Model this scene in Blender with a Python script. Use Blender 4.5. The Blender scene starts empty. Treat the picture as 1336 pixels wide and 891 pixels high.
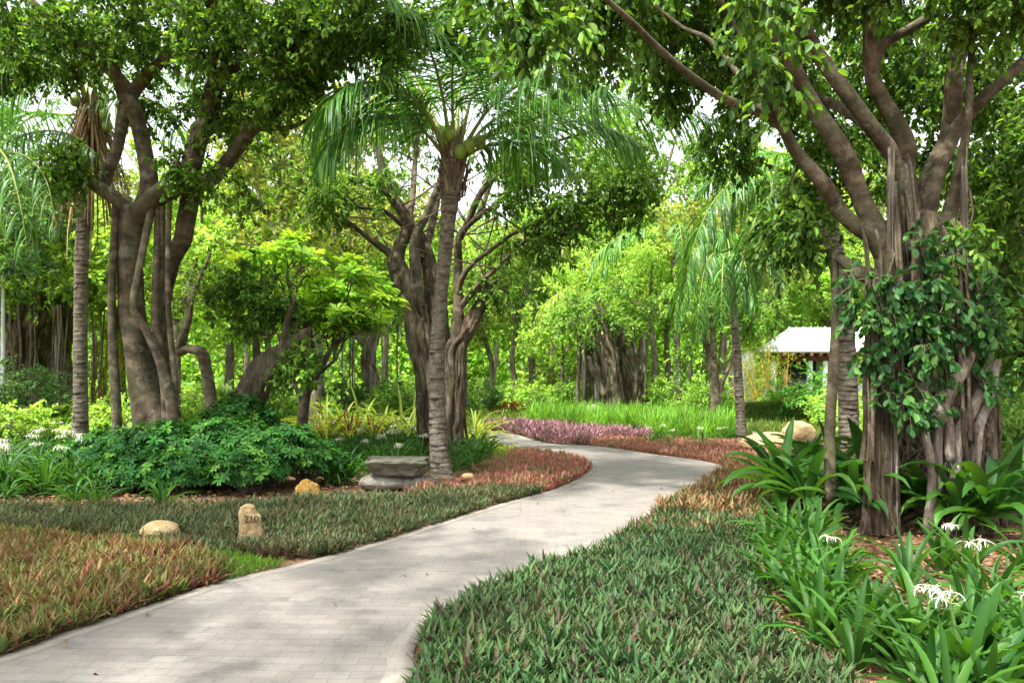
import bpy, math, random
import numpy as np
from mathutils import Vector, noise as mnoise

RS = np.random.default_rng(7)
random.seed(7)
PI = math.pi
col_ = bpy.context.scene.collection
scene = bpy.context.scene

# ------------------------------------------------------------------ layout
CAMZ, F, CX, HY = 1.6, 1000.0, 668.0, 495.0
def A(px, py, Y):                       # a place in the garden, Y metres ahead
    return np.array([(px - CX) / F * Y, Y, CAMZ - (py - HY) / F * Y])
def G(px, py, h=0.0):                   # a place on the ground (or at height h)
    Y = (CAMZ - h) * F / (py - HY)
    return np.array([(px - CX) / F * Y, Y, 0.0])
def GX(px, Y):
    return np.array([(px - CX) / F * Y, Y, 0.0])
def rng(seed): return np.random.default_rng(seed)

# ------------------------------------------------------------------ materials
def nodes_of(name):
    m = bpy.data.materials.new(name); m.use_nodes = True
    nt = m.node_tree; nt.nodes.clear()
    return m, nt, nt.nodes, nt.links
def leaf_mat(name, rough=0.45, trans=0.4, spec=0.4, tt=(1.5, 1.45, 0.5)):
    m, nt, N, L = nodes_of(name)
    out = N.new('ShaderNodeOutputMaterial')
    at = N.new('ShaderNodeAttribute'); at.attribute_name = 'col'
    p = N.new('ShaderNodeBsdfPrincipled'); p.inputs['Roughness'].default_value = rough
    p.inputs['Specular IOR Level'].default_value = spec
    t = N.new('ShaderNodeBsdfTranslucent')
    mul = N.new('ShaderNodeMix'); mul.data_type = 'RGBA'; mul.blend_type = 'MULTIPLY'; mul.inputs[0].default_value = 1
    mul.inputs[7].default_value = (*tt, 1)
    mx = N.new('ShaderNodeMixShader'); mx.inputs[0].default_value = trans
    L.new(at.outputs['Color'], p.inputs['Base Color'])
    L.new(at.outputs['Color'], mul.inputs[6]); L.new(mul.outputs[2], t.inputs['Color'])
    L.new(p.outputs[0], mx.inputs[1]); L.new(t.outputs[0], mx.inputs[2]); L.new(mx.outputs[0], out.inputs[0])
    return m
def ramp(N, stops):
    r = N.new('ShaderNodeValToRGB'); e = r.color_ramp.elements
    while len(e) < len(stops): e.new(0.5)
    for i, (p, c) in enumerate(stops): e[i].position = p; e[i].color = (*c, 1)
    return r
def bark_mat(name, c1, c2, c3, scale=6, zs=0.35, bump=0.6, rough=0.85, use_col=False):
    m, nt, N, L = nodes_of(name)
    out = N.new('ShaderNodeOutputMaterial'); p = N.new('ShaderNodeBsdfPrincipled')
    p.inputs['Roughness'].default_value = rough; p.inputs['Specular IOR Level'].default_value = 0.25
    tc = N.new('ShaderNodeTexCoord'); mp = N.new('ShaderNodeMapping'); mp.inputs['Scale'].default_value = (1, 1, zs)
    L.new(tc.outputs['Object'], mp.inputs[0])
    n1 = N.new('ShaderNodeTexNoise'); n1.inputs['Scale'].default_value = scale; n1.inputs['Detail'].default_value = 8; n1.inputs['Roughness'].default_value = 0.65
    n2 = N.new('ShaderNodeTexNoise'); n2.inputs['Scale'].default_value = scale * 7; n2.inputs['Detail'].default_value = 5
    n3 = N.new('ShaderNodeTexNoise'); n3.inputs['Scale'].default_value = 1.3; n3.inputs['Detail'].default_value = 3
    for n in (n1, n2): L.new(mp.outputs[0], n.inputs['Vector'])
    L.new(tc.outputs['Object'], n3.inputs['Vector'])
    r = ramp(N, [(0.36, c1), (0.5, c2), (0.64, c3)]); L.new(n1.outputs[0], r.inputs[0])
    g = ramp(N, [(0.42, (0, 0, 0)), (0.62, (1, 1, 1))]); L.new(n3.outputs[0], g.inputs[0])
    mg = N.new('ShaderNodeMath'); mg.operation = 'MULTIPLY'; mg.inputs[1].default_value = 0.25; L.new(g.outputs[0], mg.inputs[0])
    moss = N.new('ShaderNodeMix'); moss.data_type = 'RGBA'; L.new(mg.outputs[0], moss.inputs[0]); L.new(r.outputs[0], moss.inputs[6]); moss.inputs[7].default_value = (0.09, 0.12, 0.05, 1)
    nl_ = N.new('ShaderNodeTexNoise'); nl_.inputs['Scale'].default_value = 3.2; nl_.inputs['Detail'].default_value = 7; nl_.inputs['Roughness'].default_value = 0.75; L.new(tc.outputs['Object'], nl_.inputs['Vector'])
    lr = ramp(N, [(0.57, (0, 0, 0)), (0.63, (0.45, 0.45, 0.45))]); L.new(nl_.outputs[0], lr.inputs[0])
    lich = N.new('ShaderNodeMix'); lich.data_type = 'RGBA'; L.new(lr.outputs[0], lich.inputs[0]); L.new(moss.outputs[2], lich.inputs[6]); lich.inputs[7].default_value = (0.27, 0.27, 0.21, 1)
    colr = lich.outputs[2]
    if use_col:
        at = N.new('ShaderNodeAttribute'); at.attribute_name = 'col'
        mm = N.new('ShaderNodeMix'); mm.data_type = 'RGBA'; mm.blend_type = 'MULTIPLY'; mm.inputs[0].default_value = 1
        L.new(colr, mm.inputs[6]); L.new(at.outputs['Color'], mm.inputs[7]); colr = mm.outputs[2]
    L.new(colr, p.inputs['Base Color'])
    ad = N.new('ShaderNodeMath'); ad.operation = 'ADD'; L.new(n1.outputs[0], ad.inputs[0])
    ml = N.new('ShaderNodeMath'); ml.operation = 'MULTIPLY'; ml.inputs[1].default_value = 0.4; L.new(n2.outputs[0], ml.inputs[0]); L.new(ml.outputs[0], ad.inputs[1])
    b = N.new('ShaderNodeBump'); b.inputs['Strength'].default_value = bump; b.inputs['Distance'].default_value = 0.05
    L.new(ad.outputs[0], b.inputs['Height'])
    n4 = N.new('ShaderNodeTexNoise'); n4.inputs['Scale'].default_value = 55; n4.inputs['Detail'].default_value = 6; n4.inputs['Roughness'].default_value = 0.75; L.new(mp.outputs[0], n4.inputs['Vector'])
    b2 = N.new('ShaderNodeBump'); b2.inputs['Strength'].default_value = 0.9; b2.inputs['Distance'].default_value = 0.02
    L.new(n4.outputs[0], b2.inputs['Height']); L.new(b.outputs[0], b2.inputs['Normal']); L.new(b2.outputs[0], p.inputs['Normal'])
    sp = ramp(N, [(0.36, (0.42, 0.38, 0.34)), (0.47, (1, 1, 1)), (0.58, (1, 1, 1)), (0.68, (1.5, 1.45, 1.35))]); L.new(n4.outputs[0], sp.inputs[0])
    ms = N.new('ShaderNodeMix'); ms.data_type = 'RGBA'; ms.blend_type = 'MULTIPLY'; ms.inputs[0].default_value = 1; ms.clamp_result = False
    L.new(colr, ms.inputs[6]); L.new(sp.outputs[0], ms.inputs[7]); L.new(ms.outputs[2], p.inputs['Base Color'])
    L.new(p.outputs[0], out.inputs[0])
    return m
def plain_mat(name, c, rough=0.6, spec=0.3, metal=0, nscale=20, var=0.15, bump=0.15):
    m, nt, N, L = nodes_of(name)
    out = N.new('ShaderNodeOutputMaterial'); p = N.new('ShaderNodeBsdfPrincipled')
    p.inputs['Roughness'].default_value = rough; p.inputs['Specular IOR Level'].default_value = spec; p.inputs['Metallic'].default_value = metal
    tc = N.new('ShaderNodeTexCoord'); n = N.new('ShaderNodeTexNoise'); n.inputs['Scale'].default_value = nscale; n.inputs['Detail'].default_value = 6
    L.new(tc.outputs['Object'], n.inputs['Vector'])
    lo = tuple(max(0, x * (1 - var)) for x in c); hi = tuple(min(1, x * (1 + var)) for x in c)
    r = ramp(N, [(0.3, lo), (0.7, hi)]); L.new(n.outputs[0], r.inputs[0]); L.new(r.outputs[0], p.inputs['Base Color'])
    b = N.new('ShaderNodeBump'); b.inputs['Strength'].default_value = bump; b.inputs['Distance'].default_value = 0.02
    L.new(n.outputs[0], b.inputs['Height']); L.new(b.outputs[0], p.inputs['Normal']); L.new(p.outputs[0], out.inputs[0])
    return m
def rock_mat(name, c1, c2, c3, scale=5):
    return bark_mat(name, c1, c2, c3, scale=scale, zs=1, bump=0.5, rough=0.8)

M = {}
M['ficus_leaf'] = leaf_mat('ficus_leaf', 0.42, 0.42, 0.22)
M['shrub_leaf'] = leaf_mat('shrub_leaf', 0.5, 0.3, 0.12)
M['soft_leaf'] = leaf_mat('soft_leaf', 0.55, 0.5, 0.25, (1.5, 1.35, 0.6))
M['palm_leaf'] = leaf_mat('palm_leaf', 0.42, 0.38, 0.3)
M['strap_leaf'] = leaf_mat('strap_leaf', 0.45, 0.42, 0.2)
M['bed_leaf'] = leaf_mat('bed_leaf', 0.5, 0.25, 0.15, (1.2, 1.1, 0.7))
M['petal'] = leaf_mat('petal', 0.6, 0.2, 0.2, (1, 1, 1))
M['bark'] = bark_mat('fig_bark', (0.035, 0.026, 0.015), (0.095, 0.072, 0.045), (0.20, 0.16, 0.105), 4, 1.3)
M['root'] = bark_mat('fig_root_bark', (0.025, 0.017, 0.011), (0.085, 0.06, 0.038), (0.21, 0.165, 0.115), 7, 0.3, 1.0)
M['root_pale'] = bark_mat('pale_root_bark', (0.09, 0.07, 0.05), (0.19, 0.15, 0.12), (0.36, 0.32, 0.27), 7, 0.3, 0.7)
M['palm_bark'] = bark_mat('palm_bark', (0.11, 0.09, 0.07), (0.20, 0.17, 0.135), (0.31, 0.275, 0.22), 9, 1.6, 0.5, use_col=True)
M['twig'] = plain_mat('twig_bark', (0.13, 0.10, 0.065), 0.8)
M['fibre'] = leaf_mat('dry_fibre', 0.8, 0.15, 0.1, (1.1, 1, 0.8))
M['coconut'] = plain_mat('coconut_husk', (0.16, 0.25, 0.03), 0.4, 0.4, 0, 6)
M['sandstone'] = rock_mat('sandstone', (0.40, 0.27, 0.12), (0.52, 0.37, 0.19), (0.62, 0.46, 0.27), 6)
M['ochre_stone'] = rock_mat('ochre_stone', (0.26, 0.15, 0.03), (0.36, 0.21, 0.05), (0.44, 0.27, 0.07), 6)
M['grey_stone'] = rock_mat('grey_stone', (0.12, 0.11, 0.09), (0.20, 0.185, 0.155), (0.30, 0.275, 0.24), 5)
M['dark_stone'] = rock_mat('dark_stone', (0.075, 0.07, 0.052), (0.13, 0.12, 0.09), (0.21, 0.195, 0.155), 5)
M['black'] = plain_mat('black_paint', (0.02, 0.02, 0.02), 0.5)
M['white_wall'] = plain_mat('white_render', (0.74, 0.77, 0.74), 0.7, 0.2, 0, 8, 0.05, 0.05)
M['roof_white'] = plain_mat('white_roof_sheet', (0.72, 0.76, 0.78), 0.4, 0.4, 0, 5, 0.05, 0.03)
M['red_wood'] = plain_mat('red_brown_wood', (0.16, 0.06, 0.04), 0.55, 0.3, 0, 12)
M['glass'] = plain_mat('dark_glass', (0.05, 0.07, 0.08), 0.08, 0.6, 0, 3, 0.1, 0)
M['bamboo'] = plain_mat('yellow_bamboo', (0.42, 0.26, 0.04), 0.35, 0.4, 0, 5, 0.25)
M['steel'] = plain_mat('painted_post', (0.6, 0.64, 0.66), 0.4)

# ------------------------------------------------------------------ mesh building
class Geo:
    def __init__(s): s.v = []; s.f = []; s.c = []; s.n = 0
    def add(s, v, f, c=None):
        v = np.asarray(v, float).reshape(-1, 3); f = np.asarray(f, int).reshape(-1, 4)
        if c is None: c = np.ones((len(f), 3))
        s.v.append(v); s.f.append(f + s.n); s.c.append(np.asarray(c, float).reshape(-1, 3)); s.n += len(v)
        return s
    def merge(s, o):
        for v, f, c in zip(o.v, o.f, o.c):
            pass
        if o.n:
            V = np.concatenate(o.v); Fc = np.concatenate(o.f); C = np.concatenate(o.c); s.add(V, Fc, C)
        return s
def make_mesh(name, g, origin=(0, 0, 0), smooth=False, mat=None):
    V = np.concatenate(g.v) - np.asarray(origin, float); Q = np.concatenate(g.f); C = np.concatenate(g.c)
    tri = Q[:, 3] == Q[:, 2]
    me = bpy.data.meshes.new(name)
    me.vertices.add(len(V)); me.vertices.foreach_set('co', V.astype(np.float32).ravel())
    if tri.any():
        cnt = np.where(tri, 3, 4); starts = np.concatenate([[0], np.cumsum(cnt)[:-1]])
        msk = np.ones((len(Q), 4), bool); msk[tri, 3] = False
        idx = Q[msk]
    else:
        cnt = np.full(len(Q), 4); starts = np.arange(len(Q)) * 4; idx = Q.ravel()
    me.loops.add(len(idx)); me.loops.foreach_set('vertex_index', idx.astype(np.int32))
    me.polygons.add(len(Q)); me.polygons.foreach_set('loop_start', starts.astype(np.int32))
    if smooth: me.polygons.foreach_set('use_smooth', np.ones(len(Q), bool))
    a = me.attributes.new('col', 'FLOAT_COLOR', 'FACE')
    a.data.foreach_set('color', np.concatenate([np.clip(C, 0, 1), np.ones((len(C), 1))], 1).astype(np.float32).ravel())
    me.update(calc_edges=True); me.validate()
    if mat: me.materials.append(M[mat] if isinstance(mat, str) else mat)
    return me
def props(o, label=None, cat=None, group=None, kind=None):
    if label: o['label'] = label
    if cat: o['category'] = cat
    if group: o['group'] = group
    if kind: o['kind'] = kind
    return o
def thing(name, label, cat, loc, group=None):
    o = bpy.data.objects.new(name, None); col_.objects.link(o); o.location = tuple(loc)
    o.empty_display_size = 0.2
    return props(o, label, cat, group)
def part(name, g, mat, root, smooth=False, org=None):
    loc = np.array(org if org is not None else wloc(root))
    o = bpy.data.objects.new(name, make_mesh(name, g, loc, smooth, mat)); col_.objects.link(o); o.parent = root
    return o
def wloc(o):
    p = np.zeros(3)
    while o is not None: p += np.array(o.location); o = o.parent
    return p
def solo(name, g, mat, label, cat, loc=(0, 0, 0), group=None, kind=None, smooth=False):
    o = bpy.data.objects.new(name, make_mesh(name, g, loc, smooth, mat)); col_.objects.link(o); o.location = tuple(loc)
    return props(o, label, cat, group, kind)
def dup(o, loc=None, rz=None, sc=None, label=None, group=None, parent=None):
    c = o.copy(); col_.objects.link(c)
    if parent is not None: c.parent = parent
    if loc is not None: c.location = tuple(loc)
    if rz is not None: c.rotation_euler = (0, 0, rz)
    if sc is not None: c.scale = (sc, sc, sc) if np.isscalar(sc) else tuple(sc)
    if label: c['label'] = label
    if group: c['group'] = group
    for ch in list(o.children): dup(ch, parent=c)
    return c

# ------------------------------------------------------------------ shape generators
def nrm(v): return v / np.maximum(np.linalg.norm(v, axis=-1, keepdims=True), 1e-9)
def leaves(g, B, D, Nn, L, W, C, fold=0.25, tipw=0.25, obov=0.5):
    """folded leaf: 6 verts, 2 quads each"""
    n = len(B); D = nrm(D); S = nrm(np.cross(D, Nn)); Nn = nrm(np.cross(S, D))
    L = np.broadcast_to(L, n)[:, None]; W = np.broadcast_to(W, n)[:, None]
    P = np.empty((n, 6, 3))
    P[:, 0] = B; P[:, 3] = B + D * L - Nn * L * 0.10
    up = Nn * W * fold
    P[:, 1] = B + D * L * (obov - 0.22) + S * W * 0.42 + up; P[:, 2] = B + D * L * (obov + 0.2) + S * W * 0.46 + up * 0.8
    P[:, 5] = B + D * L * (obov - 0.22) - S * W * 0.42 + up; P[:, 4] = B + D * L * (obov + 0.2) - S * W * 0.46 + up * 0.8
    i = (np.arange(n) * 6)[:, None]
    f = np.concatenate([i + np.array([[0, 1, 2, 3]]), i + np.array([[0, 3, 4, 5]])], 1).reshape(-1, 4)
    g.add(P.reshape(-1, 3), f, np.repeat(C, 2, axis=0))
def blades(g, B, az, el, L, W, bend, C, S=3, prof=None, fold=0.0, power=1.2, roll=None, C2=None):
    n = len(B); t = np.linspace(0, 1, S + 1)
    az = np.broadcast_to(az, n); el = np.broadcast_to(el, n); L = np.broadcast_to(L, n); W = np.broadcast_to(W, n); bend = np.broadcast_to(bend, n)
    h = np.stack([np.cos(az), np.sin(az), 0 * az], 1); s = np.stack([-np.sin(az), np.cos(az), 0 * az], 1); up = np.array([0, 0, 1.0])
    tm = (t[:-1] + t[1:]) / 2
    e = el[:, None] - bend[:, None] * tm[None] ** power
    step = (np.cos(e)[..., None] * h[:, None] + np.sin(e)[..., None] * up) * (L / S)[:, None, None]
    P = np.concatenate([B[:, None], B[:, None] + np.cumsum(step, 1)], 1)
    e2 = el[:, None] - bend[:, None] * t[None] ** power
    nn = -np.sin(e2)[..., None] * h[:, None] + np.cos(e2)[..., None] * up
    if prof is None: prof = np.sin(PI * (0.18 + 0.8 * t)) ** 0.8
    prof = np.asarray(prof)
    w = (W[:, None] * prof[None] * 0.5)[..., None]
    sd = np.broadcast_to(s[:, None], P.shape)
    if roll is not None:
        r = roll[:, None, None]; sd = sd * np.cos(r) + nn * np.sin(r); nn = nn * np.cos(r) - np.broadcast_to(s[:, None], P.shape) * np.sin(r)
    if fold > 0:
        V = np.stack([P - sd * w + nn * w * fold, P - nn * w * fold * 0.3, P + sd * w + nn * w * fold], 2); c = 3
    else:
        V = np.stack([P - sd * w, P + sd * w], 2); c = 2
    k = (S + 1) * c
    idx = []
    for i in range(S):
        for j in range(c - 1): idx.append([i * c + j, i * c + j + 1, (i + 1) * c + j + 1, (i + 1) * c + j])
    idx = np.array(idx)
    f = (np.arange(n) * k)[:, None, None] + idx[None]
    if C2 is not None:
        a = np.repeat(np.linspace(0, 1, S), c - 1)[None, :, None]; CC = C[:, None] * (1 - a) + C2[:, None] * a
    else: CC = np.repeat(C[:, None], len(idx), 1)
    g.add(V.reshape(-1, 3), f.reshape(-1, 4), CC.reshape(-1, 3))
def tubes(g, P, R, sides=4, C=None):
    P = np.asarray(P, float); R = np.asarray(R, float); n, K, _ = P.shape
    T = np.empty_like(P); T[:, 1:-1] = P[:, 2:] - P[:, :-2]; T[:, 0] = P[:, 1] - P[:, 0]; T[:, -1] = P[:, -1] - P[:, -2]; T = nrm(T)
    ov = nrm(P[:, -1] - P[:, 0]); ref = np.where(np.abs(ov[:, 2:3]) < 0.8, np.array([[0, 0, 1.0]]), np.array([[1.0, 0.1, 0]]))
    a = nrm(np.cross(T, ref[:, None])); b = np.cross(T, a)
    th = np.arange(sides) * 2 * PI / sides
    V = P[:, :, None] + R[:, :, None, None] * (np.cos(th)[None, None, :, None] * a[:, :, None] + np.sin(th)[None, None, :, None] * b[:, :, None])
    i = np.arange(K - 1)[:, None] * sides; j = np.arange(sides)[None]; j2 = (j + 1) % sides
    q = np.stack([i + j, i + j2, i + sides + j2, i + sides + j], -1).reshape(-1, 4)
    f = (np.arange(n) * K * sides)[:, None, None] + q[None]
    cc = None if C is None else np.repeat(C, len(q), axis=0)
    g.add(V.reshape(-1, 3), f.reshape(-1, 4), cc)
def smooth_path(pts, sub=6):
    P = np.asarray(pts, float); n = len(P); out = []
    Q = np.vstack([2 * P[0] - P[1], P, 2 * P[-1] - P[-2]])
    for i in range(n - 1):
        p0, p1, p2, p3 = Q[i:i + 4]
        for k in range(sub):
            t = k / sub
            out.append(0.5 * ((2 * p1) + (-p0 + p2) * t + (2 * p0 - 5 * p1 + 4 * p2 - p3) * t * t + (-p0 + 3 * p1 - 3 * p2 + p3) * t ** 3))
    out.append(P[-1]); return np.array(out)
def limb(g, pts, sides=14, sub=6, rough=0.07, flute=0.0, nf=5, seed=0, twist=0.5, C=None, cap=True, wob=0.0):
    """pts rows x,y,z,r ; organic limb with uneven section. returns centre line"""
    S = smooth_path(pts, sub); P = S[:, :3]; R = np.maximum(S[:, 3], 0.003); K = len(P); r_ = rng(seed)
    if wob:
        ph = r_.uniform(0, 6, 3); s = np.linspace(0, 1, K) * K * 0.35
        P = P + (np.stack([np.sin(s + ph[0]), np.sin(s * 1.3 + ph[1]), 0 * s], 1) * (wob * R)[:, None])
    T = nrm(np.gradient(P, axis=0)); a = np.cross(T[0], [0.3, 1, 0.2]); a /= np.linalg.norm(a); Aa = []
    for k in range(K):
        a = a - T[k] * a.dot(T[k]); a /= np.linalg.norm(a); Aa.append(a.copy())
    Aa = np.array(Aa); Bb = np.cross(T, Aa)
    th = np.arange(sides) * 2 * PI / sides
    s = np.concatenate([[0], np.cumsum(np.linalg.norm(np.diff(P, axis=0), axis=1))])
    ph = r_.uniform(0, 6.28, 6)
    TH, SS = np.meshgrid(th, s)
    rr = 1 + rough * (np.sin(2 * TH + ph[0] + SS * 1.7) + 0.7 * np.sin(3 * TH + ph[1] - SS * 3.1) + 0.6 * np.sin(SS * 5 + ph[2] + TH)) \
        + flute * (np.abs(np.sin(nf / 2 * TH + ph[3] + twist * SS)) - 0.75)
    V = P[:, None] + (R[:, None] * rr)[..., None] * (np.cos(th)[None, :, None] * Aa[:, None] + np.sin(th)[None, :, None] * Bb[:, None])
    i = np.arange(K - 1)[:, None] * sides; j = np.arange(sides)[None]; j2 = (j + 1) % sides
    q = np.stack([i + j, i + j2, i + sides + j2, i + sides + j], -1).reshape(-1, 4)
    V = V.reshape(-1, 3)
    if cap:
        V = np.vstack([V, P[-1] + T[-1] * R[-1] * 0.5]); e = (K - 1) * sides
        q = np.vstack([q, [[e + jj, e + (jj + 1) % sides, K * sides, K * sides] for jj in range(sides)]])
    g.add(V, q, None if C is None else np.tile(C, (len(q), 1)))
    return P
def AP(rows):     # rows px,py,Y,halfwidth_px -> x,y,z,r
    return [[*A(r[0], r[1], r[2]), r[3] / F * r[2]] for r in rows]
def pick(r_, pal, n, jit=0.18):
    pal = np.asarray(pal, float); w = pal[:, 3] / pal[:, 3].sum(); i = r_.choice(len(pal), n, p=w)
    return pal[i, :3] * (1 + r_.normal(0, jit, (n, 1))).clip(0.4, 1.8) * (1 + r_.normal(0, 0.06, (n, 3)))
def ellip(r_, n):
    d = nrm(r_.normal(size=(n, 3))); return d * r_.uniform(0, 1, (n, 1)) ** 0.38
def crown(nodes, blobs, pal, seed, tw=10, lf=11, leafL=0.09, aspect=0.5, gr=0.45, droop=0.4, br=0.02, up=0.75, gtint=0.15, lo=0.25):
    """branches grown outward from limb nodes, twigs, leaves.  blobs: (centre, radii, groups)"""
    r_ = rng(seed); nodes = [np.asarray(n) for n in nodes]; C = []
    for c, rad, n in blobs: C.append(np.asarray(c) + ellip(r_, n) * np.asarray(rad))
    C = np.concatenate(C); nd = np.array(nodes)
    d0 = np.array([np.min(np.linalg.norm(nd - c, axis=1)) for c in C]); C = C[np.argsort(d0)]
    starts = []; allN = np.zeros((len(nd) + 2 * len(C), 3)); allN[:len(nd)] = nd; m = len(nd)
    for c in C:
        d = np.linalg.norm(allN[:m] - c, axis=1); k = int(np.argmin(d)); p = allN[k]; starts.append(p.copy())
        allN[m] = c; allN[m + 1] = (p + c) / 2; m += 2
    Sx = np.array(starts); n = len(C); ln = np.linalg.norm(C - Sx, axis=1)
    t = np.linspace(0, 1, 5)[None, :, None]; mid = (Sx + C) / 2 + r_.normal(0, 0.14, (n, 3)) * ln[:, None] + np.array([0, 0, 0.08]) * ln[:, None]
    P = (1 - t) ** 2 * Sx[:, None] + 2 * t * (1 - t) * mid[:, None] + t ** 2 * C[:, None]
    R = (0.3 + ln[:, None]).clip(0.3, 2.2) * br * np.linspace(1, 0.35, 5)[None]
    gb = Geo(); tubes(gb, P, R, 5)
    gl = Geo()
    nt = n * tw; gi = np.repeat(np.arange(n), tw)
    tb = r_.uniform(0.45, 1, nt); kk = tb[:, None]
    B = (1 - kk) ** 2 * Sx[gi] + 2 * kk * (1 - kk) * mid[gi] + kk ** 2 * C[gi]
    dr = nrm(r_.normal(size=(nt, 3)) + np.array([0, 0, 0.15])); E = B + dr * gr * r_.uniform(0.55, 1.2, (nt, 1))
    tt = np.linspace(0, 1, 4)[None, :, None]
    TP = B[:, None] * (1 - tt) + E[:, None] * tt; TP[..., 2] -= (tt[..., 0] ** 2) * gr * droop * r_.uniform(0.3, 1, (nt, 1))
    tubes(gb, TP, np.full((nt, 4), 1.0) * np.array([[1, .8, .6, .4]]) * max(0.0035, br * 0.22), 3)
    nl = nt * lf; ti = np.repeat(np.arange(nt), lf)
    s = r_.uniform(lo, 1.0, nl); x = s * 3; k = np.minimum(x.astype(int), 2); fr = (x - k)[:, None]
    LB = TP[ti, k] * (1 - fr) + TP[ti, k + 1] * fr; tg = nrm(TP[ti, k + 1] - TP[ti, k])
    side = nrm(r_.normal(size=(nl, 3)))
    D = nrm(tg * 0.7 + side * 0.9 + np.array([0, 0, -0.35 * droop * 2]))
    Nn = nrm(r_.normal(size=(nl, 3)) * (1 - up) + np.array([0, 0, 1.0]) * up)
    L = leafL * r_.uniform(0.65, 1.2, nl)
    gt = (1 + r_.normal(0, gtint, (n, 1)))[gi][ti]
    leaves(gl, LB, D, Nn, L, L * aspect, pick(r_, pal, nl) * gt)
    return gb, gl
def rosettes(g, C, AX, n, L, W, pal, seed, tilt=0.5, droop=0.3, fold=0.2, tipw=0.3, obov=0.55):
    """n leaflets radiating round each centre about axis AX"""
    r_ = rng(seed); m = len(C); AX = nrm(AX); ref = nrm(r_.normal(size=(m, 3))); a = nrm(np.cross(AX, ref)); b = np.cross(AX, a)
    i = np.repeat(np.arange(m), n); th = np.tile(np.arange(n) * 2 * PI / n, m) + r_.normal(0, 0.15, m * n)
    tl = tilt + r_.normal(0, 0.15, m * n)
    D = (np.cos(th)[:, None] * a[i] + np.sin(th)[:, None] * b[i]) * np.cos(tl)[:, None] + AX[i] * np.sin(tl)[:, None]
    D[:, 2] -= droop * r_.uniform(0.3, 1, m * n)
    ll = L * r_.uniform(0.75, 1.15, m * n)
    cc = pick(r_, pal, m, 0.15)[i] * (1 + r_.normal(0, 0.08, (m * n, 1)))
    leaves(g, C[i] + D * 0.01, D, AX[i] + r_.normal(0, 0.15, (m * n, 3)), ll, ll * W, cc, fold, tipw, obov)
def ico_pts(sub=4):
    import bmesh
    bm = bmesh.new(); bmesh.ops.create_icosphere(bm, subdivisions=sub, radius=1)
    V = np.array([v.co[:] for v in bm.verts]); Fc = np.array([[v.index for v in f.verts] + [f.verts[2].index] for f in bm.faces]); bm.free(); return V, Fc
ICO4 = ico_pts(5)
def rock(g, c, r, seed, blocky=1.0, amp=0.10, freq=1.6, flat_top=None, sink=0.0):
    V, Fc = ICO4; V = V.copy()
    if blocky != 1: V = np.sign(V) * np.abs(V) ** blocky
    off = Vector((seed * 3.1, seed * 1.7, seed))
    d = np.array([mnoise.fractal(Vector(v) * freq + off, 0.9, 2.1, 5) for v in V])
    V = V * (1 + amp * d)[:, None]
    if flat_top is not None: V[:, 2] = np.where(V[:, 2] > flat_top, flat_top + (V[:, 2] - flat_top) * 0.12, V[:, 2])
    g.add(V * np.asarray(r) + np.asarray(c), Fc)
def box(g, lo, hi):
    x0, y0, z0 = lo; x1, y1, z1 = hi
    v = [(x0, y0, z0), (x1, y0, z0), (x1, y1, z0), (x0, y1, z0), (x0, y0, z1), (x1, y0, z1), (x1, y1, z1), (x0, y1, z1)]
    g.add(v, [(0, 3, 2, 1), (4, 5, 6, 7), (0, 1, 5, 4), (1, 2, 6, 5), (2, 3, 7, 6), (3, 0, 4, 7)])
def inpoly(P, poly):
    x, y = P[:, 0], P[:, 1]; c = np.zeros(len(P), bool); n = len(poly)
    for i in range(n):
        x1, y1 = poly[i][:2]; x2, y2 = poly[(i + 1) % n][:2]
        if y1 == y2: continue
        c ^= ((y1 > y) != (y2 > y)) & (x < (x2 - x1) * (y - y1) / (y2 - y1) + x1)
    return c
def fill(poly, step, r_, avoid=()):
    """jittered points in a ground polygon; step may grow with distance"""
    poly = np.asarray(poly)[:, :2]; x0, y0 = poly.min(0); x1, y1 = poly.max(0)
    X, Yy = np.meshgrid(np.arange(x0, x1, step), np.arange(y0, y1, step))
    P = np.stack([X.ravel(), Yy.ravel()], 1) + r_.uniform(-0.5, 0.5, (X.size, 2)) * step
    k = inpoly(P, poly)
    for a in avoid: k &= ~inpoly(P, a)
    return P[k]
def vnoise(P, s, seed=0):
    x, y = P[:, 0] * s, P[:, 1] * s; r_ = rng(seed); o = np.zeros(len(P))
    for i in range(6):
        a, b, c = r_.uniform(-1, 1, 2).tolist() + [r_.uniform(0, 6)]; f = 1 + i * 0.6
        o += np.sin(x * a * f * 2 + y * b * f * 2 + c)
    return o / 3.2
def c3(P): return np.concatenate([P, np.zeros((len(P), 1))], 1)

# ------------------------------------------------------------------ the path
LEFT = [G(374, 739), G(440, 722), G(500, 705), G(537, 693.5), G(598.6, 674), G(669, 652.7), G(714, 641), G(745.5, 628), G(768, 614.6), G(764, 605), G(742, 598.5), G(706, 592), G(670, 584), G(632, 575)]
LEFT = [np.array([-6.5, -2.5, 0]), np.array([-4.9, 1.0, 0]), np.array([-3.75, 3.0, 0]), G(0, 856), G(75, 829), G(150, 804.5), G(225, 779), G(299, 756)] + LEFT + [G(595, 566), G(545, 558)]
RIGHT = [np.array([-2.9, -2.5, 0]), np.array([-1.6, 1.0, 0]), np.array([-0.72, 3.0, 0]), G(534, 888), G(540, 848), G(556, 822), G(576, 803), G(613, 786), G(652, 765), G(690, 748), G(740, 732), G(780, 720), G(850, 675), G(909, 639), G(938, 620), G(948, 612), G(941, 607), G(909, 600), G(850, 592), G(777, 582), G(716, 578.5), G(674, 567), G(630, 561), G(600, 556), G(560, 551)]
def dense(pts, n): return smooth_path(np.asarray(pts), n)
Ld = dense(LEFT, 8); Rd = dense(RIGHT, 8)
PATH_POLY = np.vstack([Ld, Rd[::-1]])
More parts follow.
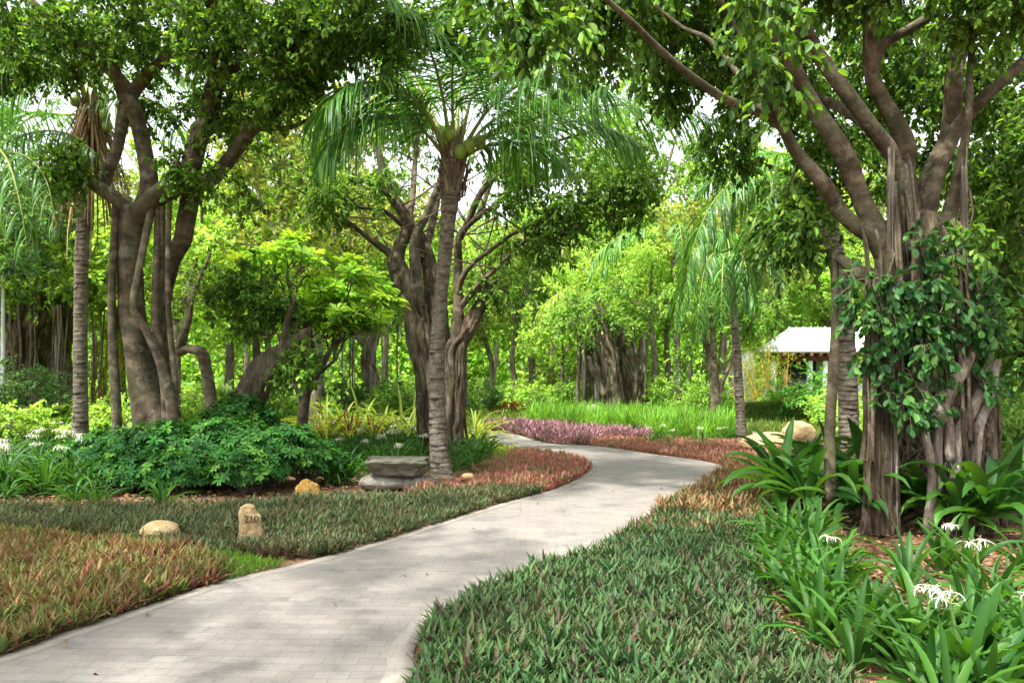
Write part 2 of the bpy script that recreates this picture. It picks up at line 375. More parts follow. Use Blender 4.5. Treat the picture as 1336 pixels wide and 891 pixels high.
def poly_mesh(name, poly, z, mat, label=None, cat=None, kind='structure', thick=None):
    import bmesh
    bm = bmesh.new(); vs = [bm.verts.new((p[0], p[1], z)) for p in poly]
    f = bm.faces.new(vs)
    if f.normal.z < 0 or sum(poly[i][0] * poly[(i + 1) % len(poly)][1] - poly[(i + 1) % len(poly)][0] * poly[i][1] for i in range(len(poly))) < 0: f.normal_flip()
    bmesh.ops.triangulate(bm, faces=bm.faces[:])
    me = bpy.data.meshes.new(name); bm.to_mesh(me); bm.free(); me.materials.append(mat)
    o = bpy.data.objects.new(name, me); col_.objects.link(o); return props(o, label, cat, None, kind)
def strip(name, line, w0, w1, z, mat):
    T = nrm(np.gradient(line[:, :2], axis=0)); S = np.stack([-T[:, 1], T[:, 0]], 1)
    a = line[:, :2] + S * w0; b = line[:, :2] + S * w1
    V = np.vstack([np.c_[a, np.full(len(a), z)], np.c_[b, np.full(len(a), z)], np.c_[b, np.full(len(a), -0.05)], np.c_[a, np.full(len(a), -0.05)]]); n = len(a)
    f = []
    for k in range(4):
        i0, i1 = k * n, ((k + 1) % 4) * n
        f += [[i0 + i, i1 + i, i1 + i + 1, i0 + i + 1] for i in range(n - 1)]
    g = Geo().add(V, f); o = bpy.data.objects.new(name, make_mesh(name, g, (0, 0, 0), False, mat)); col_.objects.link(o)
    o['kind'] = 'structure'; return o
def paver_mat(name, bw, bh, tint, uvline=False, mort=0.006):
    m, nt, N, L = nodes_of(name)
    out = N.new('ShaderNodeOutputMaterial'); p = N.new('ShaderNodeBsdfPrincipled'); p.inputs['Roughness'].default_value = 0.8; p.inputs['Specular IOR Level'].default_value = 0.25
    tc = N.new('ShaderNodeTexCoord')
    wn = N.new('ShaderNodeTexNoise'); wn.inputs['Scale'].default_value = 1.2; wn.inputs['Detail'].default_value = 2
    L.new(tc.outputs['Object'], wn.inputs['Vector'])
    wa = N.new('ShaderNodeVectorMath'); wa.operation = 'MULTIPLY_ADD'; wa.inputs[1].default_value = (0.05, 0.05, 0)
    L.new(wn.outputs['Color'], wa.inputs[0]); L.new(tc.outputs['Object'], wa.inputs[2])
    mp = N.new('ShaderNodeMapping'); mp.inputs['Rotation'].default_value = (0, 0, math.radians(2)); L.new(wa.outputs[0], mp.inputs[0])
    b = N.new('ShaderNodeTexBrick'); b.inputs['Scale'].default_value = 1; b.inputs['Brick Width'].default_value = bw; b.inputs['Row Height'].default_value = bh
    b.inputs['Mortar Size'].default_value = mort * 0.38; b.inputs['Mortar Smooth'].default_value = 0.4; b.inputs['Bias'].default_value = 0.0
    c = np.array(tint); b.inputs['Color1'].default_value = (*(c * 0.90), 1); b.inputs['Color2'].default_value = (*(c * 1.06), 1); b.inputs['Mortar'].default_value = (c[0] * 0.62, c[1] * 0.63, c[2] * 0.56, 1)
    L.new(mp.outputs[0], b.inputs['Vector'])
    n = N.new('ShaderNodeTexNoise'); n.inputs['Scale'].default_value = 2.2; n.inputs['Detail'].default_value = 8; n.inputs['Roughness'].default_value = 0.7; L.new(tc.outputs['Object'], n.inputs['Vector'])
    n2 = N.new('ShaderNodeTexNoise'); n2.inputs['Scale'].default_value = 60; n2.inputs['Detail'].default_value = 4; L.new(tc.outputs['Object'], n2.inputs['Vector'])
    r = ramp(N, [(0.36, (0.66, 0.67, 0.67)), (0.48, (0.92, 0.91, 0.90)), (0.64, (1.0, 0.97, 0.92))]); L.new(n.outputs[0], r.inputs[0])
    r2 = ramp(N, [(0.3, (0.82, 0.82, 0.82)), (0.7, (1.0, 1.0, 1.0))]); L.new(n2.outputs[0], r2.inputs[0])
    m1 = N.new('ShaderNodeMix'); m1.data_type = 'RGBA'; m1.blend_type = 'MULTIPLY'; m1.inputs[0].default_value = 1; L.new(b.outputs['Color'], m1.inputs[6]); L.new(r.outputs[0], m1.inputs[7])
    m2 = N.new('ShaderNodeMix'); m2.data_type = 'RGBA'; m2.blend_type = 'MULTIPLY'; m2.inputs[0].default_value = 1; L.new(m1.outputs[2], m2.inputs[6]); L.new(r2.outputs[0], m2.inputs[7])
    L.new(m2.outputs[2], p.inputs['Base Color'])
    bp = N.new('ShaderNodeBump'); bp.inputs['Strength'].default_value = 0.5; bp.inputs['Distance'].default_value = 0.006; bp.invert = True
    L.new(b.outputs['Fac'], bp.inputs['Height'])
    bp2 = N.new('ShaderNodeBump'); bp2.inputs['Strength'].default_value = 0.25; bp2.inputs['Distance'].default_value = 0.004; L.new(n2.outputs[0], bp2.inputs['Height']); L.new(bp.outputs[0], bp2.inputs['Normal'])
    L.new(bp2.outputs[0], p.inputs['Normal']); L.new(p.outputs[0], out.inputs[0])
    return m
PAVE = paver_mat('path_pavers', 0.20, 0.10, (0.245, 0.228, 0.207))
EDGE = paver_mat('path_edging', 0.11, 0.22, (0.285, 0.262, 0.228), mort=0.004)
def ground_mat():
    m, nt, N, L = nodes_of('soil')
    out = N.new('ShaderNodeOutputMaterial'); p = N.new('ShaderNodeBsdfPrincipled'); p.inputs['Roughness'].default_value = 0.95; p.inputs['Specular IOR Level'].default_value = 0.1
    tc = N.new('ShaderNodeTexCoord')
    n = N.new('ShaderNodeTexNoise'); n.inputs['Scale'].default_value = 1.4; n.inputs['Detail'].default_value = 9; n.inputs['Roughness'].default_value = 0.7; L.new(tc.outputs['Object'], n.inputs['Vector'])
    v = N.new('ShaderNodeTexVoronoi'); v.inputs['Scale'].default_value = 26; L.new(tc.outputs['Object'], v.inputs['Vector'])
    r = ramp(N, [(0.30, (0.075, 0.045, 0.028)), (0.5, (0.17, 0.11, 0.07)), (0.66, (0.30, 0.21, 0.14))]); L.new(n.outputs[0], r.inputs[0])
    rv = ramp(N, [(0.0, (0.6, 0.55, 0.5)), (1.0, (1.25, 1.1, 1.0))]); L.new(v.outputs['Color'], rv.inputs[0])
    mm = N.new('ShaderNodeMix'); mm.data_type = 'RGBA'; mm.blend_type = 'MULTIPLY'; mm.inputs[0].default_value = 0.8; L.new(r.outputs[0], mm.inputs[6]); L.new(rv.outputs[0], mm.inputs[7])
    # far lawn beyond the beds
    sp = N.new('ShaderNodeSeparateXYZ'); L.new(tc.outputs['Object'], sp.inputs[0])
    mr = N.new('ShaderNodeMapRange'); mr.inputs[1].default_value = 17; mr.inputs[2].default_value = 20; L.new(sp.outputs['Y'], mr.inputs[0])
    gr = ramp(N, [(0.3, (0.06, 0.10, 0.02)), (0.55, (0.10, 0.17, 0.03)), (0.7, (0.17, 0.20, 0.06))]); L.new(n.outputs[0], gr.inputs[0])
    m3 = N.new('ShaderNodeMix'); m3.data_type = 'RGBA'; L.new(mr.outputs[0], m3.inputs[0]); L.new(mm.outputs[2], m3.inputs[6]); L.new(gr.outputs[0], m3.inputs[7])
    L.new(m3.outputs[2], p.inputs['Base Color'])
    b = N.new('ShaderNodeBump'); b.inputs['Strength'].default_value = 0.8; b.inputs['Distance'].default_value = 0.03; L.new(v.outputs['Distance'], b.inputs['Height']); L.new(b.outputs[0], p.inputs['Normal'])
    L.new(p.outputs[0], out.inputs[0]); return m
g = Geo(); g.add([(-400, -400, -0.02), (400, -400, -0.02), (400, 400, -0.02), (-400, 400, -0.02)], [(0, 1, 2, 3)])
o = bpy.data.objects.new('ground', make_mesh('ground', g, (0, 0, 0), False, ground_mat())); col_.objects.link(o); o['kind'] = 'structure'
poly_mesh('path', PATH_POLY, 0.0, PAVE)
strip('path_edging', Ld, -0.13, 0.0, 0.006, EDGE)
strip('path_edging', Rd, 0.0, 0.15, 0.006, EDGE)

# ------------------------------------------------------------------ ground cover beds
def tufts(g, P, pal_fn, seed, nb=11, L=0.2, W=0.032, el=(0.55, 1.35), S=2, fold=0.5, bend=0.5, hscale=None, lean=0):
    r_ = rng(seed); n = len(P)
    hs = r_.uniform(0.6, 1.2, n) * (1 + 0.18 * vnoise(P, 1.7, 3)) if hscale is None else hscale
    i = np.repeat(np.arange(n), nb); m = len(i)
    az = np.tile(np.arange(nb) * 2.4, n) + r_.normal(0, 0.35, m) + np.repeat(r_.uniform(0, 6.28, n), nb)
    rank = np.tile(np.linspace(0, 1, nb), n)
    e = el[0] + (el[1] - el[0]) * rank + r_.normal(0, 0.12, m)
    B = c3(P)[i]; B[:, 2] += np.maximum(0, rank * 0.05) * hs[i] * L / 0.2; B[:, :2] += r_.normal(0, 0.01, (m, 2))
    l = L * hs[i] * r_.uniform(0.75, 1.15, m); w = W * hs[i] * r_.uniform(0.8, 1.2, m)
    C, C2 = pal_fn(P, i, rank, r_)
    blades(g, B, az, e, l, w, bend * r_.uniform(0.2, 1.3, m), C, S, np.sin(PI * np.linspace(0.22, 0.985, S + 1)), fold, C2=C2)
def pal_mix(pal, spots=(), tip=None, jit=0.16):
    """per plant colour from palette with drifting patches; per leaf jitter"""
    pal = np.asarray(pal, float)
    def fn(P, i, rank, r_):
        n = len(P); nz = vnoise(P, 0.9, 5) * 0.5 + 0.5 + r_.normal(0, 0.22, n)
        k = np.clip((nz * len(pal)).astype(int), 0, len(pal) - 1)
        k = np.where(r_.uniform(size=n) < 0.25, r_.integers(0, len(pal), n), k)
        c = pal[k][i]; m = len(i)
        und = r_.uniform(size=m) < 0.26
        if len(spots): s = np.asarray(spots, float); c = np.where(und[:, None], s[r_.integers(0, len(s), m)], c)
        c = c * (1 + r_.normal(0, jit, (m, 1))).clip(0.5, 1.6)
        c2 = c if tip is None else c * 0.6 + np.asarray(tip) * 0.4
        return c, c2
    return fn
STONES = [(209, 703, 0.20, 0.22), (402, 653, 0.2, 0.2), (326, 706, 0.15, 0.22), (610, 632, 0.12, 0.25), (500, 637, 0.42, 0.3), (545, 637, 0.36, 0.3), (578, 632, 0.22, 0.2)]
def bed(name, poly, seed, fn, label, cat, step=0.09, avoid=(), **kw):
    r_ = rng(seed); P = fill(poly, step, r_, avoid)
    for px, py, rx, fr in STONES:
        q = G(px, py); P = P[~((np.abs(P[:, 0] - q[0]) < rx) & (P[:, 1] > q[1] - fr) & (P[:, 1] < q[1] + 0.2))]
    if not len(P): return
    g = Geo(); tufts(g, P, fn, seed + 1, **kw)
    return solo(name, g, 'bed_leaf', label, cat, kind='stuff')
AVP = [PATH_POLY[:, :2]]
# right bed, near: blue green with purple
near_poly = [Rd[i][:2] + np.array([0.05, 0]) for i in range(8 * 2, 8 * 12 + 1)]
near_poly = [p for p in near_poly]
GRN = [(0.030, 0.075, 0.033), (0.036, 0.098, 0.036), (0.053, 0.108, 0.033), (0.072, 0.125, 0.039), (0.046, 0.066, 0.030)]
bed_near = near_poly + [G(985, 683)[:2], G(1000, 700)[:2], G(985, 735)[:2], G(990, 790)[:2], G(1030, 840)[:2], G(1090, 885)[:2], G(1180, 960)[:2], G(1230, 1150)[:2], np.array([0.7, 1.5]), np.array([-0.9, 1.8])]
bed('spiderwort_bed', bed_near, 11, pal_mix(GRN, [(0.07, 0.022, 0.035), (0.09, 0.03, 0.05), (0.11, 0.06, 0.035)], (0.085, 0.17, 0.055), 0.24), 'low blue green spiderwort with purple undersides filling the right bed', 'ground cover', step=0.064, nb=11, L=0.14, W=0.025)
# right bed, far part: rust and copper
FAR_R = [Rd[i][:2] for i in range(8 * 12, 8 * 16 + 1)] + [G(950, 600)[:2], G(1010, 604)[:2], G(1100, 612)[:2], G(1080, 650)[:2], G(1000, 668)[:2], G(985, 684)[:2]]
RUST = [(0.153, 0.145, 0.055), (0.221, 0.162, 0.060), (0.255, 0.153, 0.068), (0.136, 0.162, 0.055), (0.281, 0.196, 0.093)]
bed('copper_spiderwort_bed', FAR_R, 12, pal_mix(RUST, [(0.24, 0.07, 0.06), (0.3, 0.12, 0.08)], (0.3, 0.2, 0.1)), 'copper and olive spiderwort at the bend on the right of the path', 'ground cover', step=0.10, nb=10, L=0.16, W=0.03)
STRIP_R = [Rd[i][:2] for i in range(8 * 16, 8 * 19 + 3)] + [G(790, 570)[:2], G(860, 574)[:2], G(960, 577)[:2], G(1040, 580)[:2], G(1100, 590)[:2], G(1100, 612)[:2], G(1010, 604)[:2]]
RED = [(0.32, 0.15, 0.10), (0.28, 0.17, 0.08), (0.36, 0.19, 0.13), (0.2, 0.18, 0.07), (0.3, 0.13, 0.10)]
bed('red_spiderwort_strip', STRIP_R, 13, pal_mix(RED, [(0.34, 0.12, 0.12)], (0.36, 0.2, 0.14)), 'red brown spiderwort strip along the far side of the path bend', 'ground cover', step=0.11, nb=9, L=0.13, W=0.03)
BAND = [Rd[i][:2] for i in range(8 * 11 + 2, 8 * 13 + 2)] + [G(960, 640)[:2], G(1000, 660)[:2], G(985, 705)[:2], G(900, 700)[:2]]
bed('mixed_spiderwort', BAND, 18, pal_mix(RUST, [(0.12, 0.05, 0.04)]), 'copper plants mixed into the far edge of the green right bed', 'ground cover', step=0.10, nb=9, L=0.14, W=0.025)
bed('mixed_spiderwort', [Rd[i][:2] for i in range(8 * 12, 8 * 14)] + [G(980, 625)[:2], G(1060, 640)[:2], G(1000, 668)[:2], G(985, 684)[:2]], 19, pal_mix(GRN + [(0.10, 0.06, 0.04)]), 'green plants mixed into the near edge of the copper bed', 'ground cover', step=0.13, nb=9, L=0.15, W=0.026)
# purple bed beyond the path
PURP = [Rd[i][:2] for i in range(8 * 19 + 1, 8 * 22 + 1)] + [G(632, 554)[:2], G(700, 553.5)[:2], G(780, 562)[:2], G(850, 567)[:2], G(850, 575)[:2], G(790, 572)[:2]]
bed('purple_groundcover', PURP, 14, pal_mix([(0.20, 0.085, 0.115), (0.27, 0.12, 0.15), (0.14, 0.06, 0.085), (0.32, 0.16, 0.18), (0.13, 0.10, 0.06)], [(0.38, 0.22, 0.25)], (0.34, 0.2, 0.22)), 'pink purple ground cover beyond the far curve of the path', 'ground cover', step=0.16, nb=10, L=0.24, W=0.05, S=2)
# left beds
LB1 = [Ld[i][:2] for i in range(8 * 9 - 2, 8 * 14)] + [G(640, 640)[:2], G(520, 652)[:2], G(440, 648)[:2], G(380, 662)[:2], G(250, 664)[:2], G(120, 668)[:2], G(0, 665)[:2], G(-150, 668)[:2], G(-150, 690)[:2], G(0, 692)[:2], G(100, 702)[:2], G(200, 712)[:2], G(300, 730)[:2]]
GRY = [(0.054, 0.096, 0.038), (0.046, 0.092, 0.038), (0.076, 0.119, 0.046), (0.076, 0.092, 0.038), (0.115, 0.099, 0.046)]
bed('grey_green_spiderwort_bed', LB1, 15, pal_mix(GRY, [(0.10, 0.035, 0.045), (0.15, 0.10, 0.045)], (0.15, 0.20, 0.09), 0.24), 'grey green spiderwort bed around the marker stone left of the path', 'ground cover', step=0.07, nb=11, L=0.13, W=0.022)
LB2 = [Ld[i][:2] for i in range(8 * 14 - 1, 8 * 19 + 1)] + [G(690, 590)[:2], G(668, 592)[:2], G(662, 600)[:2], G(640, 606)[:2], G(615, 618)[:2], G(560, 634)[:2], G(520, 652)[:2], G(640, 640)[:2]]
bed('red_spiderwort_bed', LB2, 16, pal_mix([(0.16, 0.15, 0.06), (0.22, 0.14, 0.06), (0.19, 0.18, 0.065), (0.34, 0.11, 0.10), (0.48, 0.13, 0.15), (0.34, 0.11, 0.10)], [(0.44, 0.14, 0.14), (0.14, 0.2, 0.06)], (0.42, 0.23, 0.15)), 'red and bronze spiderwort bed inside the path bend', 'ground cover', step=0.09, nb=10, L=0.14, W=0.027)
LB3 = [Ld[i][:2] for i in range(8 * 1, 8 * 7 + 1)] + [G(299, 745)[:2], G(285, 735)[:2], G(240, 722)[:2], G(150, 712)[:2], G(60, 703)[:2], G(0, 700)[:2], G(-200, 700)[:2], G(-400, 760)[:2], np.array([-7.5, 3.0])]
bed('orange_spiderwort_bed', LB3, 17, pal_mix([(0.09, 0.145, 0.04), (0.15, 0.13, 0.045), (0.09, 0.15, 0.04), (0.21, 0.10, 0.055), (0.12, 0.16, 0.042), (0.16, 0.16, 0.05), (0.18, 0.065, 0.06)], [(0.28, 0.07, 0.09), (0.34, 0.2, 0.10), (0.09, 0.17, 0.05)], (0.26, 0.20, 0.07), 0.24), 'orange and olive spiderwort bed at the front left of the path', 'ground cover', step=0.066, nb=11, L=0.13, W=0.022)
# grass strips
def grass(name, poly, seed, label, step, L, W, pal, avoid=(), nb=6, el=(0.9, 1.5), bend=0.9):
    def fn(P, i, rank, r_):
        c = pick(r_, pal, len(i)) * (1 + 0.25 * vnoise(P, 1.3, seed))[i][:, None]; return c, c * 1.1
    r_ = rng(seed); P = fill(poly, step, r_, avoid)
    g = Geo(); tufts(g, P, fn, seed + 1, nb=nb, L=L, W=W, el=el, S=3, fold=0, bend=bend)
    return solo(name, g, 'soft_leaf', label, 'grass', kind='stuff')
GPAL = [(0.13, 0.25, 0.035, 3), (0.17, 0.30, 0.04, 2), (0.09, 0.19, 0.03, 2)]
grass('grass_strip', [G(374, 737)[:2], G(330, 749)[:2], G(299, 757)[:2], G(292, 742)[:2], G(240, 724)[:2], G(100, 708)[:2], G(-150, 700)[:2], G(-150, 682)[:2], G(60, 690)[:2], G(200, 704)[:2], G(300, 724)[:2], G(345, 734)[:2]], 21, 'narrow strip of bright green grass between the left beds', 0.035, 0.075, 0.007, GPAL, nb=7)
TALL = [(0.126, 0.288, 0.036, 3), (0.180, 0.351, 0.045, 2), (0.090, 0.225, 0.027, 2)]
grass('tall_grass', [G(690, 554)[:2], G(700, 545)[:2], G(735, 538)[:2], G(800, 536)[:2], G(820, 562)[:2], G(780, 563)[:2]], 22, 'tall bright green grass beside the purple bed in front of the far fig', 0.16, 0.65, 0.03, TALL, nb=9)
grass('tall_grass', [G(812, 562)[:2], G(812, 538)[:2], G(900, 540)[:2], G(960, 548)[:2], G(962, 574)[:2], G(900, 573)[:2]], 23, 'tall bright green grass right of the far fig trunk', 0.15, 0.6, 0.03, TALL, nb=9)
LAWN = [(0.13, 0.2, 0.04, 2), (0.2, 0.25, 0.07, 2), (0.09, 0.16, 0.03, 2)]
grass('lawn_grass', [G(-300, 585)[:2], G(-300, 530)[:2], G(60, 524)[:2], G(400, 522)[:2], G(640, 524)[:2], G(635, 556)[:2], G(560, 580)[:2], G(250, 585)[:2]], 24, 'sunlit grass under the trees left of the path', 0.2, 0.28, 0.03, LAWN, nb=7, avoid=AVP)
grass('lawn_grass', [G(965, 575)[:2], G(965, 535)[:2], G(1500, 530)[:2], G(1700, 590)[:2], G(1300, 590)[:2], G(1100, 588)[:2]], 25, 'sunlit grass behind the great fig on the right', 0.2, 0.26, 0.03, LAWN, nb=7)
grass('lawn_grass', [G(620, 553)[:2], G(560, 550)[:2], G(560, 530)[:2], G(700, 527)[:2], G(690, 552)[:2]], 26, 'pale grass at the far end of the path', 0.3, 0.3, 0.04, LAWN, nb=7, avoid=AVP)

grass('grass_verge', [G(600, 570)[:2], G(632, 577)[:2], G(668, 586)[:2], G(700, 592)[:2], G(664, 602)[:2], G(640, 594)[:2], G(600, 586)[:2]], 27, 'yellow green grass verge on the near side of the far path', 0.09, 0.13, 0.012, [(0.2, 0.3, 0.05, 2), (0.28, 0.33, 0.08, 1)], nb=7)
# leaf litter
def litter(poly, n, seed, label, Lr=(0.03, 0.09), pal=None, z=0.004):
    r_ = rng(seed); poly = np.asarray(poly); x0, y0 = poly.min(0); x1, y1 = poly.max(0)
    P = np.stack([r_.uniform(x0, x1, n * 3), r_.uniform(y0, y1, n * 3)], 1); P = P[inpoly(P, poly)][:n]; n = len(P)
    a = r_.uniform(0, 6.28, n); D = np.stack([np.cos(a), np.sin(a), r_.normal(0.1, 0.15, n)], 1); Nn = nrm(np.array([0, 0, 1.0]) + r_.normal(0, 0.25, (n, 3)))
    B = c3(P); B[:, 2] += z + r_.uniform(0, 0.015, n); L = r_.uniform(*Lr, n)
    g = Geo(); leaves(g, B, D, Nn, L, L * 0.5, pick(r_, pal or [(0.22, 0.12, 0.06, 3), (0.30, 0.18, 0.09, 2), (0.13, 0.07, 0.04, 3), (0.36, 0.27, 0.16, 1)], n), 0.3)
    solo('leaf_litter', g, 'fibre', label, 'leaf litter', kind='stuff')
litter([G(960, 680)[:2], G(1000, 650)[:2], G(1500, 640)[:2], G(1600, 760)[:2], G(1400, 1000)[:2], G(1130, 900)[:2], G(1010, 820)[:2], G(980, 730)[:2]], 5200, 31, 'brown fallen leaves on bare soil under the great fig')
litter([G(-100, 672)[:2], G(-100, 640)[:2], G(480, 630)[:2], G(520, 655)[:2], G(380, 668)[:2]], 1800, 32, 'brown fallen leaves on the soil in front of the dark shrubs')
edge_l = [p[:2] + np.array([-0.16, 0.10]) for p in Ld[8:8 * 8]] + [p[:2] + np.array([-0.02, 0]) for p in Ld[8:8 * 8]][::-1]
litter(edge_l, 1500, 33, 'dry leaves caught along the left edge of the path', (0.02, 0.06))
litter([p[:2] for p in PATH_POLY[::4]], 190, 34, 'a few small fallen leaves scattered on the pavers', (0.015, 0.045), z=0.006)

# ------------------------------------------------------------------ lilies and strappy plants
LILY = [(0.040, 0.119, 0.020, 3), (0.061, 0.159, 0.023, 2), (0.027, 0.087, 0.018, 2)]
def lily_geo(seed, n=16, L=0.6, W=0.065, el=(0.7, 1.45), bend=1.3, pal=LILY, S=6, rad=0.04, fold=0.45, stem=0):
    r_ = rng(seed); g = Geo(); az = np.arange(n) * 2.4 + r_.normal(0, 0.3, n); rk = np.linspace(0, 1, n)
    B = np.stack([np.cos(az) * rad, np.sin(az) * rad, stem + rk * 0.05], 1)
    l = L * r_.uniform(0.65, 1.1, n); w = W * r_.uniform(0.75, 1.15, n)
    t = np.linspace(0, 1, S + 1); prof = np.interp(t, [0, 0.15, 0.5, 0.8, 1], [0.55, 0.8, 1, 0.72, 0.04])
    c = pick(r_, pal, n, 0.14)
    blades(g, B, az, el[0] + (el[1] - el[0]) * rk + r_.normal(0, 0.1, n), l, w, bend * r_.uniform(0.4, 1.35, n), c, S, prof, fold, 1.6, r_.normal(0, 0.25, n))
    return g
def flower_geo(seed, h=0.45, n_fl=9, L=0.1, lean=0.08):
    """stalk + umbel of spidery white flowers; returns stalk geo, petals geo"""
    r_ = rng(seed); gs = Geo(); gp = Geo(); az = r_.uniform(0, 6.28)
    top = np.array([math.cos(az) * lean, math.sin(az) * lean, h]); t = np.linspace(0, 1, 5)[:, None]
    tubes(gs, (np.array([0, 0, 0.02]) * (1 - t) + top * t)[None], np.full((1, 5), 0.009), 6, np.array([[0.14, 0.25, 0.06]]))
    for k in range(n_fl):
        a = k * 2.4; el = r_.uniform(0.1, 1.2); d = np.array([math.cos(a) * math.cos(el), math.sin(a) * math.cos(el), math.sin(el)])
        c = top + d * L * 0.75; tubes(gs, np.stack([top, (top + c) / 2 + [0, 0, 0.008], c])[None], np.full((1, 3), 0.003), 4, np.array([[0.36, 0.42, 0.16]]))
        if r_.uniform() < 0.85:
            m = 6; aa = np.arange(m) * PI / 3 + r_.uniform(0, 1)
            B = np.tile(c, (m, 1)); e = r_.uniform(-0.1, 0.7, m)
            blades(gp, B, aa, e, L * r_.uniform(0.8, 1.15, m), 0.0075, r_.uniform(0.8, 3.2, m), np.tile(np.array([0.74, 0.75, 0.62]) * r_.uniform(0.8, 1.05), (m, 1)), 4, [0.5, 1, 1, 0.8, 0.2], 0, 1.1)
            m = 3; blades(gs, np.tile(c, (m, 1)), r_.uniform(0, 6.28, m), r_.uniform(0.2, 1.1, m), L * 0.55, 0.002, 0.8, np.tile([0.62, 0.42, 0.36], (m, 1)), 2, [1, 1, 1], 0)
    return gs, gp
def make_lily(kind, seed, **kw):
    fl = kw.pop('flower', None); r = thing('spider_lily', 'green strap leaved lily', 'lily', (0, 0, -50))
    part('foliage', lily_geo(seed, **kw), 'strap_leaf', r, True, (0, 0, 0))
    if fl:
        gs, gp = flower_geo(seed + 5, *fl); s = part('flower_stalk', gs, 'strap_leaf', r, False, (0, 0, 0)); part('petals', gp, 'petal', s, False, (0, 0, 0))
    return r
protos = []
def proto(*a, **k): p = make_lily(*a, **k); protos.append(p); return p
L_plain = [proto('a', 40 + i, n=11 + 2 * i, L=0.44 + 0.06 * i, W=0.055, el=(0.75, 1.5), bend=1.0 + 0.15 * i) for i in range(4)]
L_flow = [proto('b', 50 + i, n=15, L=0.55, W=0.06, flower=(0.38 + 0.04 * i, 5, 0.08)) for i in range(3)]
L_big = [proto('c', 60 + i, n=26, L=1.0, W=0.13, el=(0.3, 1.4), bend=1.6, S=8, stem=0.25, rad=0.05) for i in range(3)]
L_bigf = [proto('d', 65, n=26, L=1.0, W=0.13, el=(0.3, 1.35), bend=1.6, S=8, stem=0.25, rad=0.05, flower=(0.85, 11, 0.11))]
L_arch = [proto('e', 70 + i, n=24, L=0.62, W=0.042, el=(0.4, 1.35), bend=1.9, S=6) for i in range(3)]
L_archf = [proto('f', 75 + i, n=22, L=0.62, W=0.045, el=(0.4, 1.35), bend=1.9, S=6, flower=(0.5, 8, 0.095)) for i in range(2)]
YEL = [(0.285, 0.345, 0.053, 3), (0.210, 0.300, 0.045, 2), (0.360, 0.390, 0.120, 2)]
L_yel = [proto('g', 80 + i, n=34, L=0.8, W=0.04, el=(0.3, 1.45), bend=1.6, S=6, pal=YEL) for i in range(2)]
rr = rng(99)
def place(pl, p, sc, label, group=None, name='spider_lily', cat='lily', rz=None):
    o = dup(pl[rr.integers(0, len(pl))], p, rr.uniform(0, 6.28) if rz is None else rz, sc * rr.uniform(0.9, 1.1), label, group); o.name = name; o['category'] = cat
    return o
# big lilies round the fig
GR_BIG = 'broad leaved lilies around the great fig'
for px, py, sc, fl, lb in [(1022, 668, 1.0, 0, 'broad leaved lily at the left end of the row under the great fig'),
                           (1085, 655, 0.95, 0, 'broad leaved lily beside the thin prop root left of the great fig'),
                           (1112, 690, 0.8, 0, 'broad leaved lily in front of the left stem of the great fig'),
                           (1165, 672, 1.05, 0, 'upright broad leaved lily at the middle of the great fig trunk'),
                           (1248, 700, 0.9, 1, 'broad leaved lily with a white spider flower in front of the great fig trunk'),
                           (1325, 680, 0.95, 0, 'broad leaved lily cut by the right edge of the photo beside the great fig'),
                           (1055, 684, 0.85, 0, 'broad leaved lily second from the left in the row under the great fig, set forward'),
                           (1140, 640, 0.95, 0, 'broad leaved lily tucked behind the left stem of the great fig'),
                           (1132, 672, 1.0, 0, 'tall broad leaved lily hiding the foot of the left stem of the great fig'),
                           (1205, 690, 0.9, 0, 'broad leaved lily left of the flowering one before the great fig trunk'),
                           (1292, 705, 0.95, 0, 'broad leaved lily right of the flowering one before the great fig trunk'),
                           (1055, 632, 0.8, 0, 'smaller broad leaved lily behind the row, next to the pale boulders')]:
    place(L_bigf if fl else L_big, G(px, py), sc, lb, GR_BIG, 'broad_leaved_lily')
# spider lilies front right
fl_pts = [(1068, 770, 'spider lily with one white flower, farthest left at the edge of the green bed'), (1226, 745, 'spider lily with a pale thin flower on bare soil under the great fig'),
          (1205, 872, 'spider lily with the largest pair of drooping white flowers at the bottom right'), (1262, 905, 'spider lily with the white flower next to the largest flowers, bottom right'), (1322, 880, 'spider lily with a white flower cut by the right edge of the photo'), (1285, 815, 'spider lily with a small half open flower right of the bare soil')]
for px, py, lb in fl_pts: place(L_flow, G(px, py), 1.0, lb, 'spider lilies on the bare soil at the front right')
avoid_pts = [G(a, b)[:2] for a, b, _ in fl_pts]
z1 = [G(1000, 700)[:2], G(1060, 700)[:2], G(1090, 740)[:2], G(1130, 800)[:2], G(1170, 850)[:2], G(1336, 850)[:2], G(1420, 900)[:2], G(1420, 1020)[:2], G(1180, 960)[:2], G(1095, 870)[:2], G(1020, 800)[:2], G(995, 745)[:2]]
P = fill(z1, 0.29, rr)
z2 = [G(1150, 725)[:2], G(1400, 705)[:2], G(1500, 850)[:2], G(1180, 850)[:2]]
P2 = fill(z2, 0.6, rr)
for p in np.vstack([P, P2]):
    if min(np.linalg.norm(p - a) for a in avoid_pts) > 0.1:
        place(L_plain, (p[0], p[1], 0), 0.92, 'flowerless green spider lily clump in the front right planting', 'flowerless spider lilies at the front right')
